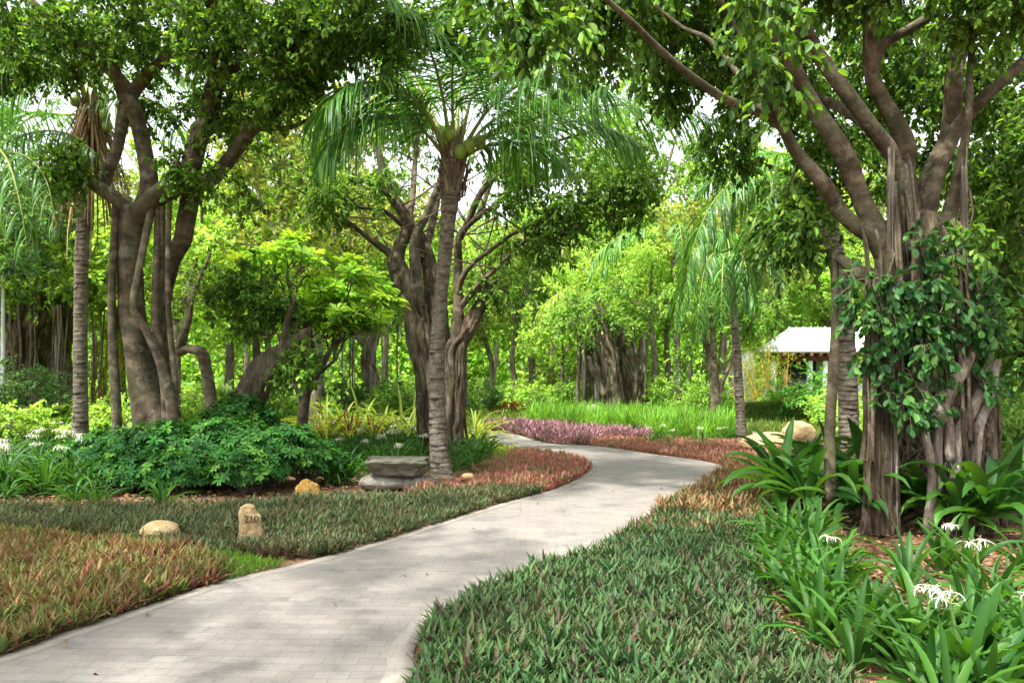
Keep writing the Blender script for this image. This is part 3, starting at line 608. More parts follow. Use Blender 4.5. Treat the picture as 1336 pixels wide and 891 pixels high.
# left bed lilies
z3 = [G(-60, 655)[:2], G(60, 650)[:2], G(130, 645)[:2], G(150, 620)[:2], G(175, 590)[:2], G(-50, 590)[:2]]
P = fill(z3, 0.42, rr)
for i, p in enumerate(P):
    place(L_archf if rr.uniform() < 0.22 else L_arch, (p[0], p[1], 0), 1.15, 'arching strap leaved lily in the bed left of the dark shrubs', 'arching lilies in the far left bed', 'arching_lily')
for px, py in [(200, 662), (160, 664), (250, 668)]:
    pass
for px, py, lb in [(212, 660, 'arching lily clump in front of the dark shrubs, nearer the pale round stone'), (125, 664, 'arching lily clump on the soil at the left foot of the dark shrubs'), (95, 655, 'arching lily clump at the outer left corner of the bare soil')]:
    place(L_arch, G(px, py), 0.85, lb, None, 'arching_lily')
z4 = [G(425, 640)[:2], G(480, 625)[:2], G(560, 612)[:2], G(555, 585)[:2], G(540, 562)[:2], G(420, 556)[:2], G(395, 575)[:2]]
P = fill(z4, 0.48, rr)
for p in P:
    place(L_archf if rr.uniform() < 0.15 else L_arch, (p[0], p[1], 0), 1.0, 'arching strap leaved lily in the bed behind the stone slab', 'lilies behind the stone slab', 'arching_lily')
z5 = [G(590, 625)[:2], G(620, 618)[:2], G(645, 603)[:2], G(640, 588)[:2], G(600, 585)[:2], G(575, 600)[:2]]
P = fill(z5, 0.5, rr)
for p in P: place(L_arch, (p[0], p[1], 0), 0.95, 'dark glossy arching lily right of the ringed coconut trunk', 'lilies right of the coconut trunk', 'arching_lily')
for px, Y, s in [(425, 18, 1.7), (445, 19.5, 2.0), (470, 18.5, 1.9), (500, 19.5, 1.9), (525, 19, 1.7), (455, 17.5, 1.5), (490, 17.6, 1.5), (538, 20, 1.7), (412, 20, 1.6)]:
    place(L_yel, GX(px, Y), s, 'yellow green strappy screw pine clump in the row behind the lilies', 'yellow strappy clumps left of the middle fig', 'screw_pine', 'screw pine')
for px, Y, s, lb in [(620, 19.5, 1.5, 'yellow striped screw pine against the right side of the middle fig'), (628, 21, 1.1, 'smaller yellow striped screw pine beside the path end')]:
    place(L_yel, GX(px, Y), s, lb, None, 'screw_pine', 'screw pine')
z6 = [G(1300, 700)[:2], G(1500, 690)[:2], G(1500, 600)[:2], G(1310, 600)[:2]]
for p in fill(z6, 0.6, rr): place(L_arch, (p[0], p[1], 0), 1.1, 'arching lily right of the great fig by the picture edge', 'lilies right of the great fig', 'arching_lily')
for px, py in [(850, 579), (862, 577), (876, 581), (912, 580), (917, 582), (942, 579), (948, 577), (990, 588), (1000, 545), (838, 541), (886, 543)]:
    place(L_archf, G(px, py), 0.8, 'white flowered spider lily beside the tall grass beyond the path', 'white spider lilies beyond the path')
for px, py in [(78, 520), (150, 528), (10, 545), (45, 536), (120, 532)]:
    place(L_archf, GX(px, 15 + rr.uniform(0, 3)), 1.3, 'white flowered spider lily at the back of the far left bed', 'white spider lilies at the back left')
# the deeper part of the left bed: too many to count
def lily_mass(name, poly, step, seed, label, L=0.62, pal=LILY):
    r_ = rng(seed); P = fill(poly, step, r_, AVP); g = Geo()
    def fn(P, i, rank, r_): c = pick(r_, pal, len(i)); return c, c
    tufts(g, P, fn, seed + 1, nb=16, L=L, W=0.06, el=(0.45, 1.4), S=5, fold=0.4, bend=1.7)
    solo(name, g, 'strap_leaf', label, 'lilies', kind='stuff')
lily_mass('lily_bed', [G(-80, 592)[:2], G(175, 592)[:2], G(190, 565)[:2], G(250, 553)[:2], G(60, 549)[:2], G(-120, 549)[:2]], 0.55, 88, 'dense strappy lilies filling the back of the far left bed', 0.8, [(0.15, 0.30, 0.05, 3), (0.2, 0.36, 0.06, 2)])
lily_mass('lily_bed', [G(400, 566)[:2], G(540, 568)[:2], G(545, 556)[:2], G(400, 552)[:2]], 0.6, 89, 'dense strappy lilies behind the row at the stone slab', 0.75, [(0.14, 0.28, 0.05, 3), (0.2, 0.36, 0.06, 2)])
def remove_protos():
    def rm(o):
        for c in list(o.children): rm(c)
        bpy.data.objects.remove(o)
    for p in protos: rm(p)
remove_protos()

# red spiky row
g = Geo(); r_ = rng(5); P = fill([GX(385, 17.6)[:2], GX(500, 17.6)[:2], GX(500, 19)[:2], GX(385, 19)[:2]], 0.3, r_)
def redfn(P, i, rank, r_): c = pick(r_, [(0.16, 0.04, 0.03, 2), (0.12, 0.2, 0.05, 2), (0.22, 0.06, 0.04, 1)], len(i)); return c, c
tufts(g, P, redfn, 6, nb=7, L=0.6, W=0.05, el=(1.0, 1.55), S=3, bend=0.3)
solo('cordyline_row', g, 'bed_leaf', 'dark red spiky cordyline row in front of the yellow clumps', 'cordyline', kind='stuff')

# ------------------------------------------------------------------ shrubs
SCHEF = [(0.025, 0.10, 0.02, 3), (0.04, 0.14, 0.025, 2), (0.09, 0.23, 0.035, 1)]
def shrub_parts(root, c, rad, n, pal, seed, nl=8, L=0.085, W=0.42, tilt=0.15, droop=0.35, mat='shrub_leaf', stems=14):
    r_ = rng(seed); d = nrm(r_.normal(size=(n, 3)) + np.array([0, 0, 0.35])); d[:, 2] = np.abs(d[:, 2]) * 1.0 - 0.12
    rr_ = r_.uniform(0.55, 1.0, (n, 1)) ** 0.5
    bump = 1 + 0.12 * r_.normal(size=(n, 1)).clip(-2, 2) + 0.15 * np.sin(d[:, :1] * 5 + seed) * np.cos(d[:, 1:2] * 4 + seed * 2)
    C = np.asarray(c) + d * np.asarray(rad) * rr_ * bump
    C[:, 2] = np.maximum(C[:, 2], 0.06)
    g = Geo(); rosettes(g, C, nrm(d + np.array([0, 0, 0.5]) + r_.normal(0, 0.3, (n, 3))), nl, L, W, pal, seed + 1, tilt, droop)
    part('foliage', g, mat, root)
    k = r_.choice(n, stems * 4, replace=False); base = np.asarray([c[0], c[1], 0]); gs = Geo(); t = np.linspace(0, 1, 4)[None, :, None]
    B = base + np.c_[r_.normal(0, 0.12 * rad[0], (len(k), 2)), np.zeros(len(k))]; P = B[:, None] * (1 - t) + C[k][:, None] * t; P[:, 1:3, 2] += 0.05
    tubes(gs, P, np.full((len(k), 4), 0.008), 4); part('stems', gs, 'twig', root)
GS = 'dark umbrella shrubs at the foot of the left fig'
for i, (px, Y, rx, h, lb) in enumerate([(140, 12.6, 0.75, 0.75, 'umbrella shrub left of the left fig trunk, beside the lilies'), (200, 11.6, 0.85, 0.95, 'large dark umbrella shrub directly in front of the left fig trunk'),
        (285, 11.6, 0.85, 1.0, 'dark umbrella shrub between the left fig trunk and the leaning trunk'), (350, 11.5, 0.85, 0.95, 'dark umbrella shrub in front of the leaning trunk'), (398, 11.7, 0.6, 0.75, 'rounded umbrella shrub above the ochre stone'),
        (240, 10.9, 0.55, 0.6, 'lower umbrella shrub at the front of the shrub mass'), (170, 11.0, 0.55, 0.55, 'lower front umbrella shrub beside an arching lily'), (325, 10.9, 0.55, 0.65, 'lower front umbrella shrub behind the marker stone'), (310, 13.2, 0.7, 1.3, 'tall umbrella shrub against the base of the leaning trunk')]):
    p = GX(px, Y); r = thing('umbrella_shrub', lb, 'shrub', p, GS)
    shrub_parts(r, (p[0], p[1], h * 0.42), (rx, rx * 0.9, h * 0.62), int(520 * rx * h / 0.6), SCHEF, 200 + i, L=0.10)

def leafy_shrub(px, Y, rx, h, pal, seed, label, group=None, L=0.1, name='garden_shrub', n=26, mat='soft_leaf', asp=0.5):
    p = GX(px, Y); r = thing(name, label, 'shrub', p, group)
    nodes = [p + np.array([0, 0, z]) for z in np.linspace(0.05, h * 0.5, 4)]
    gb, gl = crown(nodes, [(p + np.array([0, 0, h * 0.5]), (rx, rx * 0.8, h * 0.46), n)], pal, seed, tw=9, lf=12, leafL=L, aspect=asp, gr=0.32 * h ** 0.5, droop=0.2, br=0.018)
    part('foliage', gl, mat, r); part('stems', gb, 'twig', r, True); return r

# ------------------------------------------------------------------ palms
def frond(gl, gr_, pts, leafL, n, seed, pal, width=0.045, hang=0.7, r0=0.025, start=0.18, spread=1.0, maxel=None):
    """pts: rachis control points in world space"""
    r_ = rng(seed); S = smooth_path(np.c_[np.asarray(pts), np.zeros(len(pts))], 10)[:, :3]; K = len(S)
    tubes(gr_, S[None], (r0 * np.interp(np.linspace(0, 1, K), [0, 0.15, 0.4, 1], [1.9, 1.1, 0.8, 0.12]))[None], 5, np.array([[0.28, 0.32, 0.08]]))
    hang = hang * r_.uniform(0.7, 1.05); s = np.linspace(start, 1.0, n) + r_.normal(0, 0.004, n); s = np.sort(s.clip(start, 0.999)[r_.uniform(size=n) > 0.07]); n = len(s); x = s * (K - 1); k = np.minimum(x.astype(int), K - 2); fr = (x - k)[:, None]
    B = S[k] * (1 - fr) + S[k + 1] * fr; T = nrm(S[k + 1] - S[k])
    side = nrm(np.cross(T, np.array([0, 0, 1.0]) + np.zeros_like(T)) + 1e-6)
    Lp = leafL * np.interp(s, [start, 0.35, 0.65, 0.9, 1.0], [0.55, 1, 1, 0.6, 0.35])
    for sg in (-1, 1):
        D = T * 0.75 + sg * side * spread + np.array([0, 0, 0.05]) + r_.normal(0, 0.14, (n, 3)); D = nrm(D)
        az = np.arctan2(D[:, 1], D[:, 0]); el = np.arcsin(D[:, 2].clip(-1, 1)) + 0.1
        bd = hang * r_.uniform(0.8, 1.25, n) * 2.2
        blades(gl, B, az, el, Lp * r_.uniform(0.75, 1.15, n), width, bd, pick(r_, pal, n, 0.12), 5, [0.5, 1, 0.95, 0.8, 0.5, 0.08], 0, 0.6, r_.normal(0, 0.35, n))
PALM = [(0.08, 0.21, 0.045, 3), (0.13, 0.29, 0.055, 2), (0.05, 0.14, 0.035, 2)]
PALY = [(0.27, 0.34, 0.06, 3), (0.2, 0.30, 0.05, 2), (0.34, 0.38, 0.10, 1)]
def ringed(g, pts, seed, sides=20, ring=0.085, dark=0.4):
    S = smooth_path(pts, 24); P = S[:, :3]; R = S[:, 3]; d = np.concatenate([[0], np.cumsum(np.linalg.norm(np.diff(P, axis=0), axis=1))]); r_ = rng(seed)
    s = []; x = 0; bands = []
    while x < d[-1]:
        w = ring * r_.uniform(0.7, 1.35); b = dark * r_.uniform(0.5, 1.4)
        for f, rr_, c in ((0.0, 1.0, 1), (0.12, 1.035, 1 - b), (0.28, 1.03, 1), (0.9, 0.985, 1.0)): s.append(x + w * f); bands.append((rr_, c))
        x += w
    s = np.array(s); bands = np.array(bands); k = s <= d[-1]; s = s[k]; bands = bands[k]
    Q = np.stack([np.interp(s, d, P[:, i]) for i in range(3)], 1); Rr = np.interp(s, d, R) * bands[:, 0]
    th = np.arange(sides) * 2 * PI / sides; K = len(s)
    til = r_.normal(0, 0.012, (K // 4 + 1, 2)).repeat(4, 0)[:K]
    V = np.stack([Q[:, 0:1] + Rr[:, None] * np.cos(th), Q[:, 1:2] + Rr[:, None] * np.sin(th), Q[:, 2:3] + til[:, :1] * np.cos(th) + til[:, 1:] * np.sin(th) + 0.004 * r_.normal(size=(K, sides))], -1)
    i = np.arange(K - 1)[:, None] * sides; j = np.arange(sides)[None]; j2 = (j + 1) % sides
    q = np.stack([i + j, i + j2, i + sides + j2, i + sides + j], -1).reshape(-1, 4)
    cc = np.repeat(bands[:-1, 1] , sides)
    rnd = r_.uniform(0.45, 1.0, len(cc)); cc = np.where(cc < 0.95, 1 - (1 - cc) * rnd * 1.3, 1 * r_.uniform(0.9, 1.05, len(cc)))
    g.add(V.reshape(-1, 3), q, np.stack([cc, cc * 0.985, cc * 0.96], 1))
def palm(name, label, trunk_rows, fronds, seed, pal=PALM, leafL=0.8, nuts=(), skirt=0, group=None, width=0.045, fibre=True, nleaf=64, ring=0.085, hang=0.7, spread=1.0):
    pts = AP(trunk_rows); base = np.array(pts[0][:3]); base[2] = 0; top = np.array(pts[-1][:3])
    r = thing(name, label, 'palm tree', base, group)
    g = Geo(); ringed(g, pts, seed, ring=ring); part('trunk', g, 'palm_bark', r, True)
    r_ = rng(seed + 3); R = pts[-1][3]
    for i, fr in enumerate(fronds):
        end = fr[-1]; gl, gr_ = Geo(), Geo()
        o_ = top + nrm(np.array(end) - top) * R * 0.6
        frond(gl, gr_, [o_] + list(fr), leafL * r_.uniform(0.9, 1.08), nleaf, seed + 10 + i, pal, width, hang, spread=spread)
        f = part('frond', gl, 'palm_leaf', r); part('rachis', gr_, 'palm_leaf', f, True, wloc(f))
    if fibre:
        g = Geo(); n = 90; az = r_.uniform(0, 6.28, n); z = r_.uniform(-0.75, 0.15, n); B = np.stack([top[0] + np.cos(az) * R * 0.9, top[1] + np.sin(az) * R * 0.9, top[2] + z], 1)
        blades(g, B, az, r_.uniform(1.2, 1.6, n), r_.uniform(0.2, 0.4, n), 0.06, r_.uniform(-0.1, 0.5, n), pick(r_, [(0.17, 0.13, 0.08, 2), (0.11, 0.085, 0.055, 2), (0.25, 0.2, 0.12, 1)], n), 3, [1, 0.9, 0.7, 0.2], 0.4)
        part('leaf_bases', g, 'fibre', r)
    for i, nt_ in enumerate(nuts):
        g = Geo(); rock(g, nt_, (0.095, 0.095, 0.115), 3 + i, 1, 0.05, 1.0); part('coconut', g, 'coconut', r, True)
    if skirt:
        g = Geo(); n = 260; az = r_.uniform(0, 6.28, n); B = np.stack([top[0] + np.cos(az) * R, top[1] + np.sin(az) * R, top[2] - r_.uniform(-0.1, skirt * 0.5, n)], 1)
        blades(g, B, az, r_.uniform(-1.4, -0.8, n), r_.uniform(0.4, skirt, n), 0.035, r_.uniform(-0.1, 0.6, n), pick(r_, [(0.26, 0.18, 0.09, 2), (0.35, 0.27, 0.15, 1), (0.14, 0.09, 0.05, 2)], n), 4, [1, 1, 0.8, 0.6, 0.1], 0.2)
        part('dead_fronds', g, 'fibre', r)
    return r, top
def arc(px0, py0, Y0, mids): return [A(*m) for m in mids]
# coconut palm beside the middle fig
Yc = 12.0
palm('coconut_palm', 'ringed coconut palm with green nuts standing beside the stone slab in the middle', [(580, 632, Yc, 20), (577, 618, Yc, 15), (573, 595, Yc, 12.5), (571, 540, Yc, 11), (570, 480, Yc, 10.5), (574, 400, Yc, 9), (580, 340, Yc, 9), (585, 285, Yc, 10), (589, 240, Yc, 14), (592, 205, Yc, 18)],
     [[A(650, 168, 12), A(720, 150, 11.8), A(800, 138, 11.6), A(880, 142, 11.4), A(950, 165, 11.2)],
      [A(640, 160, 12.3), A(700, 132, 12.6), A(760, 120, 13), A(830, 140, 13.4)],
      [A(555, 150, 12), A(510, 122, 12), A(460, 120, 11.9), A(400, 160, 11.8)],
      [A(560, 155, 12.5), A(505, 145, 13.2), A(450, 155, 13.8), A(405, 190, 14.2)],
      [A(590, 120, 11.9), A(592, 60, 11.5), A(598, 15, 10.9)],
      [A(575, 115, 11.7), A(558, 60, 11.1), A(530, 20, 10.4), A(500, 0, 9.8)],
      [A(620, 110, 12.3), A(650, 60, 12.8), A(690, 40, 13.3), A(740, 60, 13.8)],
      [A(640, 140, 11.5), A(690, 105, 11.0), A(740, 95, 10.5), A(790, 115, 10.1)],
      [A(600, 120, 12.8), A(610, 70, 13.9), A(620, 60, 14.8), A(625, 90, 15.6)],
      [A(550, 140, 11.4), A(500, 110, 10.9), A(455, 112, 10.5), A(425, 140, 10.3)],
      [A(545, 110, 12.6), A(505, 70, 13), A(460, 50, 13.3), A(420, 70, 13.6)],
      [A(640, 190, 12.2), A(690, 190, 12.6), A(730, 210, 12.8)], [A(545, 165, 11.8), A(500, 150, 11.3), A(455, 165, 11), A(420, 205, 10.8)], [A(640, 178, 11.7), A(700, 165, 11.2), A(770, 160, 10.8), A(830, 185, 10.6)]],
     300, leafL=1.3, nuts=[A(612, 191, 11.75), A(586, 176, 11.8), A(626, 186, 11.9), A(600, 198, 11.72)], nleaf=92, width=0.026, hang=0.6)
# palm at left with dead skirt
palm('coconut_palm', 'tall ringed palm with a brown skirt of dead fronds behind the left fig', [(105, 590, 15, 11.5), (105, 540, 15, 9), (105, 450, 15, 8.3), (106, 350, 15, 8.3), (110, 270, 15, 9), (116, 200, 15, 15), (120, 145, 15, 18)],
     [[A(85, 90, 14.6), A(50, 62, 14), A(10, 70, 13.4), A(-40, 110, 12.8)], [A(75, 110, 14.8), A(35, 100, 14.6), A(-10, 130, 14.4), A(-40, 180, 14.2)],
      [A(100, 80, 14.4), A(75, 40, 13.8), A(40, 25, 13.2), A(0, 40, 12.6)], [A(150, 90, 15), A(195, 60, 15), A(250, 60, 15), A(310, 95, 15)],
      [A(150, 110, 15.5), A(200, 95, 16), A(260, 110, 16.5), A(320, 160, 17)], [A(125, 70, 14.6), A(140, 20, 14.2), A(165, -20, 14)],
      [A(145, 130, 14.6), A(180, 125, 14.3), A(215, 145, 14), A(240, 190, 13.8)], [A(80, 150, 15.4), A(45, 150, 15.8), A(15, 180, 16), A(0, 220, 16.2)],
      [A(110, 90, 15.8), A(100, 50, 16.6), A(80, 60, 17.4), A(60, 100, 18)]],
     330, leafL=1.25, skirt=2.2, nuts=[A(98, 132, 14.8), A(137, 150, 14.7), A(140, 165, 14.8)], nleaf=66, width=0.026)
palm('coconut_palm', 'palm mostly outside the left edge with fronds reaching in below the dead skirt', [(-60, 600, 13, 13), (-55, 450, 13, 12), (-40, 300, 13, 12), (-25, 205, 13, 15)],
     [[A(10, 185, 12.8), A(50, 172, 12.6), A(90, 175, 12.4), A(125, 200, 12.2)], [A(5, 200, 12.6), A(35, 205, 12), A(60, 235, 11.6), A(75, 300, 11.3)], [A(-10, 190, 12.2), A(10, 210, 11.6), A(25, 260, 11.2), A(35, 320, 11)],
      [A(-20, 150, 12.8), A(-5, 100, 12.4), A(30, 80, 12)], [A(-60, 160, 13), A(-110, 150, 13), A(-160, 190, 13)], [A(-30, 170, 14), A(-20, 160, 15), A(0, 190, 16)]],
     350, leafL=0.85, nleaf=60, width=0.024, hang=0.8)
# leaning palm hidden by the great fig
palm('feather_palm', 'palm with long arching glossy fronds hanging left of the great fig', [(1108, 585, 14, 13), (1106, 500, 14, 12), (1102, 430, 14, 11.5), (1092, 340, 14, 11), (1068, 250, 14, 13)],
     [[A(1030, 225, 13.6), A(980, 222, 13.2), A(935, 258, 12.9), A(905, 320, 12.7), A(893, 390, 12.6)], [A(1035, 240, 13.4), A(1005, 255, 12.8), A(980, 300, 12.4), A(968, 350, 12.2), A(962, 400, 12.1)],
      [A(1040, 245, 13.8), A(1015, 265, 13.5), A(1000, 320, 13.3), A(996, 385, 13.2)], [A(1050, 210, 14.4), A(1000, 200, 15), A(950, 215, 15.4), A(910, 250, 15.8)],
      [A(1090, 200, 14), A(1130, 180, 14), A(1180, 200, 14)], [A(1060, 190, 13.5), A(1040, 150, 12.8), A(1000, 150, 12.2)], [A(1080, 200, 14.8), A(1100, 180, 15.8), A(1130, 210, 16.6)],
      [A(1045, 235, 14.6), A(1000, 235, 15.2), A(965, 262, 15.6), A(935, 320, 15.8)]],
     370, leafL=0.85, nleaf=96, width=0.034, fibre=False, hang=0.62)
palm('feather_palm', 'slender ringed palm standing by the tall grass left of the clipped hedge', [(968, 578, 19.5, 7.5), (966, 540, 19.5, 6), (962, 470, 19.5, 5.4), (957, 405, 19.5, 5.2), (953, 350, 19.5, 6)],
     [[A(925, 320, 19.2), A(900, 335, 19), A(885, 380, 18.8), A(880, 430, 18.7)], [A(935, 330, 18.9), A(920, 350, 18.6), A(912, 400, 18.4), A(908, 440, 18.3)], [A(965, 330, 18.8), A(975, 355, 18.4), A(985, 400, 18.2)],
      [A(980, 320, 19.4), A(1005, 330, 19.2), A(1020, 365, 19)], [A(950, 315, 20), A(935, 300, 20.8), A(915, 310, 21.4)], [A(945, 335, 18.7), A(942, 370, 18.2), A(940, 420, 18)]],
     390, leafL=0.85, nleaf=66, width=0.045, fibre=False, hang=0.7)
for k, (px, py, Y, lb, P_) in enumerate([(792, 400, 34, 'far palm with yellow fronds over the feathery tree', PALY), (690, 330, 38, 'far pale palm half hidden behind the middle fig branches', PALY), (400, 250, 26, 'palm with yellow green fronds behind the left fig', PALY), (880, 330, 30, 'far palm rising left of the slender ringed palm', PALM)]):
    fr = []; r_ = rng(400 + k); c = A(px, py, Y)
    for j in range(9):
        a = j * 0.7 + r_.uniform(0, 0.4); d = np.array([math.cos(a), math.sin(a), 0]); l = 3.2
        fr.append([c + d * l * 0.3 + [0, 0, 0.7], c + d * l * 0.65 + [0, 0, 0.7], c + d * l * 0.95 + [0, 0, -0.1], c + d * l * 1.05 + [0, 0, -1.0]])
    palm('coconut_palm', lb, [(px + 6, 495 + 1600 / Y, Y, 5), (px + 3, 450, Y, 4.5), (px, py, Y, 5)], fr, 410 + 20 * k, pal=P_, leafL=0.9, nleaf=40, width=0.06, fibre=False)

# ------------------------------------------------------------------ fig trees
FIG = [(0.075, 0.165, 0.03, 3), (0.11, 0.225, 0.035, 3), (0.19, 0.35, 0.05, 2), (0.05, 0.115, 0.028, 2)]
FIGL = [(0.10, 0.21, 0.035, 3), (0.14, 0.27, 0.04, 2), (0.07, 0.15, 0.03, 2)]
def blob(px, py, Y, rx, ry, rY, n): return (A(px, py, Y), (rx / F * Y, rY, ry / F * Y), n)
def wrap_roots(g, rows, n, seed, rmin=0.02, rmax=0.06, K=16, drift=1.2, out=1.0, sides=7):
    """roots fused round a core: rows x,y,z,r from base to top"""
    r_ = rng(seed); S = smooth_path(rows, 8); z = S[:, 2]
    for k in range(n):
        a0 = r_.uniform(0, 6.28); t1 = r_.uniform(0.0, 0.35) if r_.uniform() < 0.4 else 0; t2 = r_.uniform(0.55, 0.9)
        t = np.linspace(t1, t2, K); x = t * (len(S) - 1); c = np.stack([np.interp(x, np.arange(len(S)), S[:, i]) for i in range(4)], 1)
        a = a0 + np.cumsum(r_.normal(0, drift / K ** 0.5 * 0.5, K)) + r_.normal(0, 0.5) * t
        rad = c[:, 3] * out * (1 + 0.06 * np.sin(t * 20 + a0)); fl = 1 + 0.22 * np.exp(-t * 12)
        P = np.stack([c[:, 0] + np.cos(a) * rad * fl, c[:, 1] + np.sin(a) * rad * fl, c[:, 2]], 1)
        rr_ = r_.uniform(rmin, rmax) * np.interp(t, [0, 0.1, 0.5, 1], [1.5, 1.1, 1, 0.7]) * (1 + 0.15 * np.sin(np.arange(K) * 1.7 + a0))
        limb(g, np.c_[P, rr_], sides, 3, 0.08, seed=seed * 50 + k)
def hang_roots(root, starts, seed, rmin=0.006, rmax=0.02, mat='root', end=(0.0, 0.0), name='aerial_root'):
    r_ = rng(seed)
    for (p, zb) in starts:
        K = 9; t = np.linspace(0, 1, K)[:, None]; p = np.asarray(p); e = np.array([p[0] + r_.normal(0, 0.06), p[1] + r_.normal(0, 0.06), zb])
        P = p * (1 - t) + e * t; P[:, :2] += (np.sin(t * 9 + r_.uniform(0, 6)) * 0.02)
        R = r_.uniform(rmin, rmax) * np.interp(t[:, 0], [0, 0.5, 1], [1, 0.8, 1.0 if zb < 0.1 else 0.4]); g = Geo(); tubes(g, P[None], R[None], 6); part(name, g, mat, root, True)

# ---- great fig on the right
YR = 8.3
base = GX(1215, YR); RB = thing('banyan_tree', 'great fig on the right with a mass of twisted roots around its trunk', 'fig tree', base)
g = Geo(); nodes = []
core = AP([(1232, 700, YR, 43), (1232, 640, YR, 41), (1230, 560, YR, 40), (1228, 470, YR, 38), (1222, 390, YR, 38), (1212, 330, YR, 34), (1205, 280, YR, 14)])
limb(g, core, 26, 6, 0.08, 0.25, 9, 1); wrap_roots(g, core, 40, 2, 0.02, 0.055, drift=2.4, out=1.05); wrap_roots(g, core, 46, 12, 0.010, 0.026, drift=4.5, out=1.18)
core2 = AP([(1143, 695, 7.9, 15), (1144, 620, 7.9, 13), (1145, 520, 7.9, 11), (1150, 430, 7.95, 11), (1158, 340, 8.0, 14), (1168, 285, 8.1, 8)])
limb(g, core2, 18, 6, 0.08, 0.3, 7, 3); wrap_roots(g, core2, 18, 4, 0.012, 0.028, drift=0.7); wrap_roots(g, core2, 6, 14, 0.01, 0.016, drift=2.5, out=1.25)
core3 = AP([(1200, 700, 8.7, 20), (1200, 600, 8.7, 16), (1198, 480, 8.7, 17), (1190, 380, 8.6, 20), (1183, 300, 8.4, 10)])
limb(g, core3, 18, 6, 0.08, 0.3, 7, 5); wrap_roots(g, core3, 14, 6, 0.02, 0.04)
core4 = AP([(1285, 690, 8.6, 24), (1283, 600, 8.6, 20), (1275, 500, 8.6, 20), (1262, 400, 8.5, 22), (1245, 310, 8.4, 12)])
limb(g, core4, 18, 6, 0.08, 0.3, 7, 7); wrap_roots(g, core4, 18, 8, 0.02, 0.05)
limb(g, AP([(1215, 350, 8.2, 18), (1160, 362, 8.05, 13), (1122, 356, 8.05, 9), (1092, 335, 8.15, 5)]), 14, 6, 0.12, 0.2, 6, 9)
c5 = AP([(1186, 560, 7.9, 13), (1184, 440, 7.9, 14), (1182, 320, 7.9, 18), (1176, 225, 7.98, 12), (1172, 190, 8.0, 9)]); wrap_roots(g, c5, 26, 41, 0.009, 0.022, drift=0.35)
c6 = AP([(1245, 600, 7.9, 20), (1243, 460, 7.9, 20), (1238, 340, 8.0, 20), (1232, 250, 8.3, 10)]); wrap_roots(g, c6, 20, 42, 0.009, 0.02, drift=0.6)
c7 = AP([(1140, 600, 7.8, 12), (1142, 460, 7.8, 12), (1146, 340, 7.9, 14), (1128, 275, 8.0, 9)]); wrap_roots(g, c7, 10, 43, 0.008, 0.018, drift=0.5)
part('trunk', g, 'root', RB, True)
limbs_R = [
 [(1180, 330, 8.2, 20), (1117, 295, 8.1, 14), (1086, 255, 8.0, 14), (1062, 232, 7.9, 12), (1040, 195, 7.8, 10), (1019, 165, 7.6, 8), (980, 142, 7.3, 7), (940, 126, 7.1, 6.5), (895, 95, 6.8, 6), (850, 55, 6.5, 5.5), (815, 20, 6.2, 5), (770, -20, 5.9, 4)],
 [(1165, 340, 8.1, 18), (1125, 265, 8.0, 14), (1100, 205, 7.9, 15), (1070, 149, 7.8, 14), (1040, 100, 7.6, 13), (1012, 50, 7.4, 11), (990, 0, 7.2, 9), (960, -60, 6.9, 6)],
 [(1188, 310, 8.2, 16), (1176, 236, 8.1, 11), (1160, 196, 8.0, 13), (1133, 165, 7.9, 12), (1086, 94, 7.7, 11), (1046, 31, 7.5, 10), (1020, -20, 7.3, 8)],
 [(1195, 320, 8.5, 18), (1184, 230, 8.5, 13), (1178, 190, 8.5, 14), (1158, 138, 8.4, 13), (1135, 79, 8.3, 12), (1126, 0, 8.2, 10), (1110, -60, 8.1, 7)],
 [(1136, 85, 8.35, 9), (1153, 59, 8.4, 9), (1192, 35, 8.5, 8), (1243, 0, 8.6, 7), (1290, -50, 8.7, 5)],
 [(1215, 380, 8.4, 24), (1208, 300, 8.5, 18), (1213, 236, 8.7, 14), (1235, 177, 8.8, 14), (1243, 102, 8.8, 13), (1262, 55, 8.9, 11), (1282, 0, 9.0, 9), (1300, -60, 9.0, 6)],
 [(1205, 300, 8.5, 20), (1220, 240, 8.6, 15), (1243, 175, 8.6, 12), (1274, 137, 8.5, 10), (1305, 110, 8.4, 9), (1340, 76, 8.3, 8), (1400, 30, 8.2, 6)],
 [(1262, 60, 8.8, 8), (1282, 31, 8.6, 7), (1336, 10, 8.3, 6), (1400, -20, 8.0, 5)],
 [(1226, 335, 8.4, 16), (1244, 250, 8.3, 9), (1262, 160, 8.1, 6), (1268, 80, 8.1, 5), (1270, 0, 8.1, 4)],
 [(1160, 200, 8.1, 9), (1110, 150, 8.6, 8), (1050, 120, 9.2, 7), (980, 110, 9.8, 5), (900, 80, 10.2, 4)],
 [(1019, 165, 7.6, 7), (990, 100, 6.9, 6), (960, 40, 6.2, 5), (930, -10, 5.6, 4)],
 [(1000, 152, 7.45, 6), (960, 95, 7.5, 5), (925, 52, 7.6, 4), (890, 35, 7.7, 3), (850, 5, 7.8, 2)],
]
for i, rws in enumerate(limbs_R):
    g = Geo(); P = limb(g, AP([(a, b, c, d * (0.95 if q_ == 0 else 0.8)) for q_, (a, b, c, d) in enumerate(rws)]), 14, 6, 0.09, 0.0, 5, 20 + i, wob=0.35); part('limb', g, 'bark', RB, True)
    nodes += list(P[len(P) // 3:])
